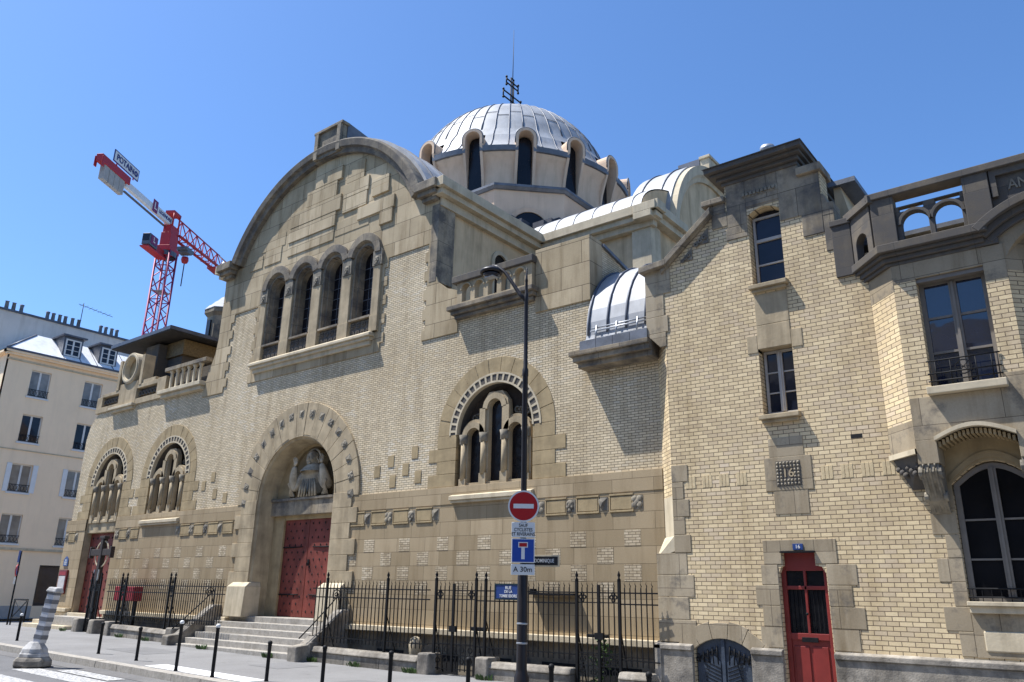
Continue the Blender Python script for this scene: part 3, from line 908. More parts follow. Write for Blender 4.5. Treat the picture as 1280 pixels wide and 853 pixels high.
ring_roof((XC, 14.1, 0), (1, 0, 0), (0, 1, 0), 0, 1.5, 2, 5.04, 10.52, 17)
barrel((XC, 14.1, 0), (1, 0, 0), (0, 1, 0), 1.4, 4.6, 4)
ring_roof((-9.8, YC, 0), (0, 1, 0), (-1, 0, 0), -.02, 1.5, 2, 3.56, 12.2, 2)
barrel((-9.8, YC, 0), (0, 1, 0), (-1, 0, 0), .1, 4.2, 6)
barrel((-27.9, YC, 0), (0, -1, 0), (1, 0, 0), .15, 4.2, 6)
# right arm: front wall, cornice, corner pilaster, gabled end
m = MB().box(XC+4.6, -9.82, 18.75, 19.2, 7.6, 12.1)
aw = part('arm_front_wall', m, M_render, church)
m = MB().box(-10.35, -9.72, 18.62, 19.2, 7.6, 11.95)
part('pilaster', m, M_pale, church, .01)
m = MB().box(XC+5.1, -9.3, 18.3, 18.8, 12.22, 12.5).box(XC+5.1, -9.42, 18.4, 18.8, 12.05, 12.22).box(XC+5.1, -9.6, 18.55, 18.8, 11.85, 12.05)
part('eaves_cornice', m, M_pale, church, .012)
eo = [(-4.7, 7.6), (4.7, 7.6), (4.7, 12.1), (3.3, 12.1)] + [(3.3*cos(a), 12.2+3.3*sin(a)) for a in [R(1+178*i/28) for i in range(29)]] + [(-3.3, 12.1), (-4.7, 12.1)]
Mr = plan_mat((-9.8, YC, 0), (0, 1, 0), (-1, 0, 0))
part('arm_end_wall', MB().prism(eo, 0, .4, (), Mr), M_render, church)
q = MB(); sweep(q, 0, 12.2, None, [(2.98, .1), (2.98, -.07), (3.12, -.12), (3.2, -.20), (3.5, -.24), (3.52, .1)], 40, 0, 180); q.v = [tuple(Mr @ Vector(p)) for p in q.v]
part('gable_moulding', q, M_pale, church)
for s_ in (-1, 1):
    q = MB(); a, b = sorted((s_*3.05, s_*5.2)); q.box(a, b, -.42, .3, 12.22, 12.48); q.box(a, b, -.28, .3, 12.02, 12.22)
    q.v = [tuple(Mr @ Vector(p)) for p in q.v]
    part('kneeler', q, M_pale, church, .012)
q = MB().box(-.72, .72, -.25, .1, 15.3, 16.05); q.box(-.78, .78, -.3, .1, 16.05, 16.15); q.v = [tuple(Mr @ Vector(p)) for p in q.v]
part('apex_block', q, M_pale, church, .012)
q = MB().box(-.74, .74, .1, .9, 15.4, 16.1); q.v = [tuple(Mr @ Vector(p)) for p in q.v]
part('apex_flashing', q, M_zincd, church)
# left arm closing wall, so the block is whole from the side
Ml = plan_mat((-27.9, YC, 0), (0, -1, 0), (1, 0, 0))
part('arm_end_wall', MB().prism(eo, 0, .4, (), Ml), M_render, church)
part('nave_body', MB().box(-27.5, -10.2, 19.2, 31.0, -.5, 10.5), M_render, church)
# ---- terrace roofs behind the parapets
part('terrace_roof', MB().box(-13.8, -7.3, 14.45, 18.75, 6.2, 7.6), M_lead, church)
part('terrace_roof', MB().box(-32.5, -23.9, 14.45, 19.2, 7.0, 7.9), M_lead, church)
# ---- right balcony with its pierced parapet
bal = part('balcony', MB().box(-13.02, -10.3, 13.70, 14.3, 8.46, 8.58).box(-12.95, -10.34, 13.78, 14.3, 8.36, 8.46).box(-12.88, -10.4, 13.86, 14.3, 8.26, 8.36), M_dstone, church, .015)
ho = [arch(-12.5+.43*i, 9.0, .14, 8.68, 10) for i in range(5)]
m = MB().prism([(-12.82, 8.58), (-10.42, 8.58), (-10.42, 9.22), (-12.82, 9.22)], 13.86, 14.02, ho)
for i in range(5):
    m.ring(-12.5+.43*i, 9.0, .145, .185, 0, 180, 13.83, 13.87, 10)
part('parapet', m, M_stone, bal, .006)
part('handrail', MB().box(-12.95, -10.36, 13.78, 14.1, 9.22, 9.40), M_bstone, bal, .015)
# ---- raised wall block beside it, brick return sloping back
m = MB().box(-10.4, -8.86, 13.965, 14.5, 7.95, 9.55)
part('raised_wall', m, M_gstone, church, .01)
m = MB().hexa([(-9.3, 14.5, 6.5), (-8.862, 14.5, 6.5), (-8.862, 16.4, 6.5), (-9.3, 16.4, 6.5)], [(-9.3, 14.5, 9.42), (-8.862, 14.5, 9.42), (-8.862, 16.4, 9.0), (-9.3, 16.4, 9.0)])
m.box(-9.3, -8.864, 14.02, 14.5, 6.9, 7.95)
part('return_wall', m, M_brick, church)
m = MB().hexa([(-9.35, 14.5, 9.42), (-8.80, 14.5, 9.42), (-8.80, 16.4, 9.0), (-9.35, 16.4, 9.0)], [(-9.35, 14.5, 9.50), (-8.80, 14.5, 9.50), (-8.80, 16.4, 9.08), (-9.35, 16.4, 9.08)])
part('coping', m, M_lead, church)
# ---- zinc quarter dome over a corbelled slab, between that block and the house
bay = part('zinc_bay', MB().box(-9.12, -7.2, 13.46, 14.6, 6.52, 6.62).box(-9.05, -7.2, 13.52, 14.6, 6.40, 6.52).box(-8.98, -7.2, 13.62, 14.6, 6.28, 6.40), M_dstone, church, .01)
prof = [(13.60, 6.62), (13.60, 6.86), (13.76, 6.94)] + [(13.78+1.85*(1-cos(R(t))), 7.02+2.0*sin(R(t))) for t in range(0, 91, 9)]
m = MB(); vs = []
for x in (-8.86, -7.27):
    for y, z in prof: vs.append((x, y, z))
k = len(prof)
m.add(vs, [(i, i+1, k+i+1, k+i) for i in range(k-1)])
m.add([(x, y, z) for x in (-8.86,) for y, z in prof], [tuple(range(k))])
part('zinc_roof', m, M_zinc, bay)
for x in (-8.80, -8.32, -7.86, -7.4):
    q = MB(); q.tube([(x, y-.012, z+.012) for y, z in prof[3:]], .026, 6)
    part('seam', q, M_zincd, bay)
q = MB()
q.tube([(-8.7, 13.70, 7.08), (-7.3, 13.70, 7.08)], .02, 6); q.tube([(-8.7, 13.74, 7.16), (-7.3, 13.74, 7.16)], .017, 6)
for x in (-8.55, -8.05, -7.55): q.tube([(x, 13.66, 6.9), (x, 13.72, 7.2)], .02, 5)
part('snow_rail', q, M_galv, bay)
q = MB()
for i in range(4): q.box(-8.9+.41*i, -8.5+.41*i, 13.575, 13.6, 6.63, 6.86)
part('fascia', q, M_lead, bay)
# ---- crossing: chamfered square under the dome
sq = [(-3.45, -5.15), (3.45, -5.15), (5.15, -3.45), (5.15, 3.45), (3.45, 5.15), (-3.45, 5.15), (-5.15, 3.45), (-5.15, -3.45)]
def poly_up(m, pts, z0, z1, s0=1, s1=1):
    n = len(pts)
    vs = [(XC+x*s0, YC+y*s0, z0) for x, y in pts] + [(XC+x*s1, YC+y*s1, z1) for x, y in pts]
    m.add(vs, [(i, (i+1) % n, n+(i+1) % n, n+i) for i in range(n)] + [tuple(range(n-1, -1, -1)), tuple(range(n, 2*n))])
m = MB(); poly_up(m, sq, 11.5, 14.76)
cr = part('crossing_base', m, M_drum, church)
m = MB(); poly_up(m, sq, 14.76, 14.84, 1.012, 1.025); poly_up(m, sq, 14.84, 14.93, 1.028, 1.028); poly_up(m, sq, 14.93, 15.3, 1.024, .88)
part('crossing_cornice', m, M_lead, cr)
for sx in (1, -1):
    d45 = Vector((sx, -1, 0)).normalized(); rt = Vector((sx*-1, -1, 0)).normalized()*(-1 if sx > 0 else 1)
    rt = Vector((1, sx, 0)).normalized()
    o = Vector((XC + sx*4.3, YC-4.3, 0)); Mx = plan_mat(o, rt, -d45)
    part('pane', MB().prism(arch(0, 13.35, .62, 13.0, 16), -.006, .05, (), Mx), M_leaded, cr)
    q = MB(); sweep(q, 0, 13.35, 12.95, [(.62, .02), (.62, -.05), (.78, -.07), (.78, .02)], 18); q.v = [tuple(Mx @ Vector(p)) for p in q.v]
    part('lunette_surround', q, M_drum, cr)
    # tiled pent roof in the angle between two arms
    q = MB()
    c0 = (XC+sx*5.3, YC-5.1, 12.45)
    for i in range(6):
        t0, t1 = i/6, (i+1)/6
        a = Vector((XC+sx*5.3, YC-5.1, 12.45)); l = Vector((XC+sx*3.2, YC-5.2, 13.2)); r_ = Vector((XC+sx*5.2, YC-3.2, 13.2))
        p0, p1, p2, p3 = a.lerp(l, t0), a.lerp(r_, t0), a.lerp(r_, t1), a.lerp(l, t1)
        up = Vector((0, 0, .05))
        q.hexa([p0, p1, p2, p3], [p0+up, p1+up, p2+up*.3, p3+up*.3])
    part('pent_roof', q, M_tile, cr)
    for s2 in (0, 1):
        q = MB()
        for i in range(9):
            t = (i+.5)/9
            if s2: p = Vector((XC+sx*(5.2+.02), YC-3.35+1.6*0, 0)); x, y = XC+sx*(4.9+.4*t), YC-4.6*(1-t*.75)
            else: x, y = XC+sx*4.6*(1-t*.75), YC-(4.9+.4*t)
            a_ = 12.42 + 1.75*math.sqrt(max(.02, 1-(4.6*(1-t*.75)/5.0)**2))
            q.box(x-.22, x+.22, y-.22, y+.22, a_-.25, a_+.08)
        part('stepped_flashing', q, M_tile, cr)
# ---- drum, dormer hoods, dome
drum = part('drum', MB().lathe([(4.5, 14.9), (4.5, 16.6), (0, 16.6)], (XC, YC, 0), 48), M_drum, church)
GAP = 3.6
wallp = [(4.68, 14.9), (4.68, 16.0), (4.71, 16.35), (4.78, 16.62), (4.88, 16.84), (4.97, 16.95), (4.97, 17.02), (4.4, 17.02)]
dlow = [(5.0, 17.2), (4.74, 17.46), (4.55, 17.75), (4.42, 18.05)]
dome = part('dome', MB(), M_zinc, church)
for k in range(16):
    # lathe angles run from +x; slots sit at 22.5k degrees from -y
    a0, a1 = 22.5*k-90+GAP, 22.5*(k+1)-90-GAP
    part('wall_bay', MB().lathe(wallp, (XC, YC, 0), 10, a0, a1), M_drum, drum)
    part('gutter', MB().lathe([(4.9, 16.98), (5.05, 17.0), (5.07, 17.20), (4.8, 17.23)], (XC, YC, 0), 10, a0-.4, a1+.4, smooth=False), M_lead, drum)
    part('dome_foot', MB().lathe(dlow, (XC, YC, 0), 10, a0, a1), M_zinc, dome)
dp = [(4.42, 18.05)] + [(4.3*cos(R(t)), 17.2+4.3*sin(R(t))) for t in (18, 24, 30, 36, 42, 48, 54, 60, 66, 72, 78, 84, 88, 90)]
me = MB().lathe(dp, (XC, YC, 0), 72).mesh('dome'); me.transform(Matrix.Translation(-church.location)); me.materials.append(M_zinc); old = dome.data; dome.data = me; bpy.data.meshes.remove(old)
dp = dlow[:-1] + dp
NR = 48
for i in range(NR):
    a = 2*PI*i/NR
    if i % 3 == 0: pp_ = [p for p in dp[:-2] if p[1] > 18.2]
    else: pp_ = dp[:-2]
    q = MB(); q.tube([(XC+(r+.012)*sin(a), YC-(r+.012)*cos(a), z) for r, z in pp_], .024, 5)
    part('rib', q, M_zincd, dome)
q = MB()
for i in range(NR):
    a0 = 360*i/NR; t = 30 + (4 if i % 2 else 0)
    r, z = 4.312*cos(R(t)), 17.2+4.312*sin(R(t))
    q.tube([(XC+r*sin(R(a0+7.5*j/3)), YC-r*cos(R(a0+7.5*j/3)), z) for j in range(4)], .009, 4)
part('sheet_lap', q, M_zincd, dome)
for k in range(16):
    a = R(22.5*k); out = Vector((sin(a), -cos(a), 0)); rt = Vector((cos(a), sin(a), 0))
    Mx = plan_mat(Vector((XC, YC, 0)) + out*4.56, rt, -out)
    q = MB(); q.prism(arch(0, 17.55, .24, 14.98, 12), -.07, .12, (), Mx)
    hp = part('pane', q, M_leaded, drum)
    q = MB()
    # arched hood: narrow at the foot, swelling outward with the flare, running back into the dome
    pth = [(1, 15.7, .13), (1, 16.2, .22), (1, 16.6, .34), (1, 17.0, .47), (1, 17.3, .52), (1, 17.55, .52)]
    sec = []
    for s_, z, d in pth: sec.append((.38, z, d, .28))
    for i in range(1, 12):
        t = PI*i/12; sec.append((.38*cos(t), 17.55+.38*sin(t), .52, .28*cos(t)))
    for s_, z, d in reversed(pth): sec.append((-.38, z, d, -.28))
    vs = []
    for x, z, d, xi in sec:
        zi = z if z <= 17.55 else 17.55+(z-17.55)*.74
        xo = x*1.0; 
        vs += [(xi, -d, zi), (xo, -d, z), (xo, 1.4, z), (xi, .0, zi)]
    fs = []
    for i in range(len(sec)-1):
        p, r2 = 4*i, 4*(i+1)
        fs += [(p, p+1, r2+1, r2), (p+1, p+2, r2+2, r2+1), (p+3, p, r2, r2+3)]
    q.add([Mx @ Vector(p) for p in vs], fs)
    part('dormer_hood', q, M_drum, drum)
    q = MB(); sec2 = [s_ for s_ in sec if s_[1] > 17.1]
    q.tube([Mx @ Vector((x*1.04, -d+.03, z+(.015 if z > 17.5 else 0))) for x, z, d, xi in sec2], .03, 5)
    part('hood_flashing', q, M_lead, drum)
# cross of double arms with a lightning rod
cz = 21.45
cross = MB()
MC = frame_mat((XC, YC, 0), (0, 1, 0), (0, 0, 1))
def cb(p, q_, r=.035): cross.tube([MC @ Vector((p[0], p[1], 0)), MC @ Vector((q_[0], q_[1], 0))], r, 5)
for x in (-.09, .09): cb((x, cz-.1), (x, cz+2.25))
for z, h in ((cz+1.05, .62), (cz+1.35, .62), (cz+1.85, .42), (cz+2.05, .42)): cb((-h, z), (h, z))
for z in (cz+1.2, cz+1.95):
    for s_ in (-1, 1):
        h = .62 if z < cz+1.5 else .42
        cb((s_*h, z-.17), (s_*h, z+.17)); cross.sphere(MC @ Vector((s_*h, z-.2, 0)), .06, 6, 4); cross.sphere(MC @ Vector((s_*h, z+.2, 0)), .06, 6, 4)
for z in (cz+.3, cz+.6, cz+2.25): cb((-.12, z), (.12, z))
cross.sphere((XC, YC, cz+.02), .17, 8, 6)
part('roof_cross', cross, M_iron, dome)
part('lightning_rod', MB().tube([(XC, YC, cz), (XC+.02, YC, cz+2.8), (XC+.03, YC, cz+4.9)], .028, 5, .008), M_iron, dome)
# ---- left wing: parapet with pierced panels, roundel, balustrade, pavilion
m = MB()
m.box(-32.3, -31.86, 13.95, 14.4, 8.2, 8.85).box(-30.5, -29.15, 13.93, 14.4, 8.2, 9.15).box(-27.65, -27.05, 13.93, 14.4, 8.2, 9.0)
m.box(-31.9, -27.6, 13.94, 14.4, 8.2, 8.42).box(-31.9, -30.5, 13.94, 14.4, 8.82, 8.95).box(-29.2, -27.6, 13.94, 14.4, 8.82, 8.98)
m.box(-29.25, -27.9, 13.97, 14.4, 8.98, 9.12)
part('wing_parapet', m, M_stone, church, .012)
m = MB().prism([(-32.7, 7.3), (-32.55, 7.3), (-24.5, 7.95), (-24.5, 8.26), (-31.95, 8.26), (-32.35, 8.08), (-32.66, 7.7)], 13.985, 14.02)
for x0, x1 in ((-31.85, -30.55), (-29.1, -27.7)):
    q = MB().box(x0, x1, 14.1, 14.16, 8.42, 8.82)
    n_ = int((x1-x0)/.22)
    for i in range(n_):
        q.ring(x0+.12+.22*i, 8.62, .06, .1, 0, 360, 14.02, 14.12, 8); q.sphere((x0+.12+.22*i, 14.08, 8.62), .04, 6, 4)
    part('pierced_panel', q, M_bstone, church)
m = MB().box(-24.55, -23.9, 13.98, 14.02, 7.9, 9.0)
ro = MB().ring(-29.85, 9.72, .46, .62, 0, 360, 13.88, 14.3, 28); ro.ring(-29.85, 9.72, .50, .57, 0, 360, 13.85, 13.9, 28)
rd = part('roundel', ro, M_pale, church, .01)
part('roundel_plate', MB().ring(-29.85, 9.72, .001, .47, 0, 360, 14.1, 14.2, 24), M_vstone, rd)
m = MB()
for x in (-30.72, -28.98): m.box(x-.1, x+.1, 13.92, 14.35, 8.95, 10.15)
part('roundel_post', m, M_stone, rd, .01)
m = MB()
for x in (-30.52, -29.18):
    m.box(x-.1, x+.1, 14.05, 14.1, 9.15, 10.05)
    for i in range(4): m.ring(x, 9.3+.2*i, .04, .08, 0, 360, 14.0, 14.06, 8)
part('carved_strip', m, M_bstone, rd)
part('wing_sill', MB().box(-30.95, -29.1, 13.80, 14.1, 8.16, 8.26).box(-30.88, -29.17, 13.88, 14.1, 8.06, 8.16), M_pale, church, .012)
wb = part('wing_balcony', MB().box(-27.2, -24.42, 13.74, 14.3, 8.26, 8.40).box(-27.1, -24.5, 13.84, 14.3, 8.12, 8.26), M_pale, church, .015)
for i in range(6):
    x = -26.75+.38*i
    part('baluster', MB().lathe([(.085, 8.40), (.085, 8.46), (.055, 8.5), (.06, 8.8), (.055, 9.02), (.09, 9.08), (.09, 9.12)], (x, 13.98, 0), 10), M_pale, wb)
part('handrail', MB().box(-27.1, -24.4, 13.86, 14.12, 9.12, 9.26), M_dstone, wb, .012)
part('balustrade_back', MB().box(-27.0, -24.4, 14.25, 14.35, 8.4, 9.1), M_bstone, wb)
# pavilion under a flat hipped roof
m = MB(); pz0, pz1 = 7.9, 11.05
m.box(-31.6, -28.55, 15.2, 18.6, pz0, 10.35)
pav = part('pavilion', m, M_bstone, church)
part('pavilion_pier', MB().box(-30.6, -29.6, 14.75, 15.5, pz0, 10.9), M_bstone, pav, .02)
part('pavilion_window', MB().box(-28.53, -28.50, 15.6, 16.4, 9.2, 10.2), M_leaded, pav)
part('pavilion_frieze', MB().box(-31.5, -28.35, 15.1, 18.6, 10.35, 10.95), M_gold, pav)
m = MB().hexa([(-32.55, 14.25, 11.02), (-27.92, 14.25, 11.02), (-27.92, 16.9, 11.02), (-32.55, 16.9, 11.02)], [(-32.55, 14.25, 11.14), (-27.92, 14.25, 11.14), (-27.92, 16.9, 11.14), (-32.55, 16.9, 11.14)])
m.hexa([(-32.5, 14.3, 11.14), (-27.97, 14.3, 11.14), (-27.97, 19.4, 11.14), (-32.5, 19.4, 11.14)], [(-31.2, 15.9, 11.55), (-29.4, 15.9, 11.55), (-29.4, 17.8, 11.55), (-31.2, 17.8, 11.55)])
m.box(-32.5, -27.95, 16.9, 19.4, 11.02, 11.14)
part('pavilion_roof', m, M_slate, pav)
part('roof_edge', MB().box(-32.58, -27.89, 14.22, 14.25, 11.06, 11.2).box(-27.92, -27.88, 14.22, 19.42, 11.06, 11.2), M_zincd, pav)
# stair turret with a cone of zinc behind the gable
tx, ty = -35.0, 20.6
tx, ty = -32.15, 19.0
tu = part('stair_turret', MB().lathe([(.85, 7.5), (.85, 13.6), (1.0, 13.75), (1.0, 13.95), (.2, 13.95)], (tx, ty, 0), 8, 22.5, 382.5, smooth=False), M_dstone, church)
q = MB()
for i in range(4):
    r0, r1 = 1.02-.24*i, 1.02-.24*(i+1)+.05
    q.lathe([(r0, 13.96+.24*i), (max(r1, .03), 13.96+.24*(i+1)), ], (tx, ty, 0), 8, 22.5, 382.5, smooth=False)
    q.lathe([(r0+.0, 13.94+.24*i), (r0, 13.97+.24*i)], (tx, ty, 0), 8, 22.5, 382.5, smooth=False)
part('cone_roof', q, M_zinc, tu)
Mx = plan_mat((tx-.1, ty-.80, 0), (1, 0, 0), (0, 1, 0))
part('pane', MB().box(tx-.18, tx+.1, ty-.86, ty-.80, 12.0, 13.4), M_leaded, tu)
# ------------------------------------------------------------------ presbytery house
YH = 13.62
house = thing('brick_house', 'yellow brick house with a red door numbered 16, stone quoins and a projecting bay', 'house', (-4.6, YH, 0))
# openings in the front
hw = [(-5.0, -4.42, 4.80, 6.02), (-5.0, -4.43, 7.28, 8.78)]
top = [(-7.28, 8.05), (-6.75, 8.12), (-5.78, 8.92), (-5.78, 9.12), (-5.45, 9.12), (-5.45, 9.5), (-4.0, 9.5), (-4.0, 9.3), (-3.6, 9.3), (-3.6, 8.6), (-3.5, 8.3), (-3.38, 7.9), (-3.38, 7.4)]
out = [(-6.88, -.3), (3.2, -.3), (3.2, 7.4), (-3.38, 7.4)] + list(reversed(top[:-1])) + [(-7.28, 6.7), (-6.88, 6.7)]
door_h = [(-4.98, -.2), (-4.2, -.2), (-4.2, 2.05), (-4.26, 2.16), (-4.36, 2.18), (-4.36, 2.40), (-4.90, 2.40), (-4.90, 2.18), (-4.93, 2.16), (-4.98, 2.05)]
hatch_h = [(-6.58, -.2), (-5.56, -.2), (-5.56, .80)] + [(-6.07+.51*cos(R(a)), .80+.2*sin(R(a))) for a in range(15, 180, 15)] + [(-6.58, .80)]
def seg_arch(x0, x1, z0, zs, rise, n=10):
    return [(x0, z0), (x1, z0)] + [(x1+(x0-x1)*i/n, zs+rise*sin(PI*i/n)) for i in range(n+1)]
holes = [door_h, hatch_h, [(-5.02, 4.74), (-4.40, 4.74), (-4.40, 6.02), (-5.02, 6.02)], seg_arch(-5.02, -4.40, 7.22, 8.72, .12)]
bigw = seg_arch(-2.2, -1.1, 1.62, 3.35, .32, 12)
holes.append(bigw)
part('front_wall', MB().prism(out, YH, YH+.38, holes), M_hbrick, house)
part('house_body', MB().box(-7.2, 3.1, YH+1.6, 21.0, -.3, 7.7).box(-7.22, -6.88, YH+.36, YH+1.7, -.3, 7.6).box(-5.4, -4.05, YH+.38, 17.0, 7.5, 9.4).box(-6.9, -3.4, YH+.5, YH+1.6, -.2, .5), M_hbrick, house)
part('flat_roof', MB().box(-7.15, 3.0, YH+.4, 21.0, 7.72, 7.80), M_lead, house)
# canted brick strip towards the church
m = MB()
def cant(z0, z1, e=0): m.add([(-7.262, 14.0, z0), (-6.88, YH-e, z0), (-6.7, YH+.2, z0), (-7.1, 14.1, z0), (-7.262, 14.0, z1), (-6.88, YH-e, z1), (-6.7, YH+.2, z1), (-7.1, 14.1, z1)], [(0, 1, 5, 4), (4, 5, 6, 7), (3, 2, 1, 0)])
cant(3.45, 6.72)
part('canted_corner', m, M_hbrick, house)
m = MB(); cant(2.72, 3.45, .006)
m.add([(-7.262, 13.99, 2.72), (-6.88, YH-.006, 2.72), (-6.88, YH-.006, 2.45), (-7.262, YH-.006, 2.32), (-7.262, 13.99, 2.4)], [(0, 3, 1), (1, 3, 2), (0, 4, 3)])
part('canted_foot', m, M_pale, house)
# stone quoins, toothed
def quoins(x, w0, w1, z0, z1, n, side, y=YH, mat=None, name='quoin', ph=0):
    h = (z1-z0)/n
    q = MB()
    for i in range(n):
        wd = w0 if (i+ph) % 2 == 0 else w1
        a, b = sorted((x, x+side*wd))
        q.box(a+.003, b-.003, y-.012+random.uniform(-.003, .003), y+.2, z0+i*h+.003, z0+(i+1)*h-.003)
    return part(name, q, mat or M_hstone, house, .008)
quoins(-6.885, .34, .24, 2.42, 4.02, 5, 1)
quoins(-7.262, .74, .62, .88, 2.42, 4, 1)
m = MB().box(-7.29, -6.72, YH-.02, 14.1, 7.52, 8.06).box(-7.29, -6.88, YH-.018, 14.1, 7.05, 7.52).box(-7.29, -6.8, YH-.02, 14.1, 6.7, 7.05)
m.hexa([(-7.0, YH-.015, 6.4), (-6.86, YH-.015, 6.4), (-6.86, 14.05, 6.4), (-7.0, 14.05, 6.4)], [(-7.29, YH-.02, 6.7), (-6.86, YH-.02, 6.7), (-6.86, 14.08, 6.7), (-7.29, 14.08, 6.7)])
part('corner_corbel', m, M_hstone, house, .01)
# plinth
m = MB()
for a, b in ((-7.33, -6.60), (-5.54, -5.0), (-4.18, 3.2)):
    m.box(a, b, YH-.07, YH+.1, -.4, .76)
    m.hexa([(a, YH-.10, .76), (b, YH-.10, .76), (b, YH+.1, .76), (a, YH+.1, .76)], [(a, YH-.10, .84), (b, YH-.10, .84), (b, YH+.1, .90), (a, YH+.1, .90)])
m.box(-7.33, -7.2, 13.52, 14.0, -.6, .85)
part('plinth', m, M_sgrey, house, .012)
# red street door
rd = part('front_door', MB().box(-4.98, -4.2, YH+.13, YH+.18, 0, 1.10), M_redh, house)
m = MB()
yF = YH+.10
for a, b, z0, z1 in ((-4.98, -4.90, 0, 2.18), (-4.28, -4.2, 0, 2.18), (-4.9, -4.28, 1.02, 1.12), (-4.9, -4.28, 1.80, 1.86), (-4.9, -4.28, 2.1, 2.4), (-4.61, -4.57, 1.12, 2.1)):
    m.box(a, b, yF, YH+.17, z0, z1)
m.box(-4.86, -4.62, yF+.012, YH+.17, .15, .92); m.box(-4.56, -4.32, yF+.012, YH+.17, .15, .92)
part('door_frame', m, M_redh, rd, .006)
for a, b, z0, z1 in ((-4.9, -4.61, 1.12, 1.80), (-4.57, -4.28, 1.12, 1.80), (-4.9, -4.61, 1.86, 2.1), (-4.57, -4.28, 1.86, 2.1)):
    g = part('pane', MB().box(a, b, YH+.145, YH+.155, z0, z1), M_leaded, rd)
m = MB()
for i in range(10):
    x = -4.88+.066*i
    if abs(x+4.59) < .03: continue
    m.tube([(x, YH+.13, 1.12), (x, YH+.13, 1.80)], .006, 4)
part('door_grille', m, M_iron, rd)
part('letter_slot', MB().box(-4.72, -4.46, yF-.012, yF+.01, .985, 1.06), M_iron, rd, .004)
part('door_knob', MB().sphere((-4.59, yF-.03, 1.42), .022, 8, 6), M_iron, rd)
m = MB()
for i, (a, b) in enumerate(((-5.36, -4.99), (-5.3, -4.99), (-5.4, -4.99), (-5.28, -4.99))):
    z = .88+.33*i
    m.box(a, b, YH-.012, YH+.1, z+.003, z+.327)
for i, (a, b) in enumerate(((-4.19, -3.78), (-4.19, -3.66), (-4.19, -3.82), (-4.19, -3.72))):
    z = .88+.33*i
    m.box(a, b, YH-.012, YH+.1, z+.003, z+.327)
m.box(-5.26, -3.98, YH-.014, YH+.1, 2.203, 2.62) if False else None
m.box(-5.22, -4.91, YH-.014, YH+.1, 2.205, 2.60); m.box(-4.35, -4.0, YH-.014, YH+.1, 2.205, 2.60); m.box(-4.91, -4.35, YH-.014, YH+.1, 2.41, 2.60)
part('door_surround', m, M_hstone, house, .008)
part('door_drip', MB().box(-4.92, -4.34, YH-.06, YH+.05, 2.385, 2.41), M_iron, house)
# cellar hatch
hd_ = part('cellar_hatch', MB(), M_bluepaint, house)
m = MB(); sh = [(-6.56, -.2), (-5.58, -.2), (-5.58, .79)] + [(-6.07+.49*cos(R(a)), .79+.19*sin(R(a))) for a in range(15, 180, 15)] + [(-6.56, .79)]
m.prism(sh, YH+.05, YH+.09)
m.box(-6.10, -6.04, YH+.02, YH+.06, -.2, .97)
for s_ in (-1, 1):
    m.hexa([(-6.07+s_*.06-.0, YH+.03, -.2), (-6.07+s_*.44, YH+.03, -.2), (-6.07+s_*.44, YH+.05, -.2), (-6.07+s_*.06, YH+.05, -.2)], [(-6.07+s_*.06, YH+.03, .6), (-6.07+s_*.2, YH+.03, .72), (-6.07+s_*.2, YH+.05, .72), (-6.07+s_*.06, YH+.05, .6)])
me = m.mesh('cellar_hatch'); me.transform(Matrix.Translation(-house.location)); me.materials.append(M_bluepaint); old = hd_.data; hd_.data = me; bpy.data.meshes.remove(old)
m = MB()
for s_ in (-1, 1):
    for i in range(5):
        x = -6.07+s_*(.10+.085*i); zt = .86-.035*i
        m.tube([(x, YH+.035, zt-.30+.04*i), (x+s_*.02, YH+.03, zt)], .012, 5)
        m.ring(x+s_*.04, zt-.1, .025, .04, 0, 360, YH+.03, YH+.045, 8)
    for i in range(9): m.tube([(-6.07+s_*.07, YH+.028, .02+.06*i), (-6.07+s_*.34, YH+.028, .12+.06*i)], .008, 4)
part('wrought_iron', m, M_iron, hd_)
m = MB()
for i in range(7):
    a0 = 158-19.5*i
    m.ring(-6.07, .18, .80, 1.06+(0 if i % 2 else .03), a0-19.2+2.5, a0+2.3, YH-.014, YH+.1, 2)
part('hatch_arch', m, M_hstone, house, .006)
m = MB().box(-7.25+.76, -6.85, YH-.008, YH+.1, .885, .95)
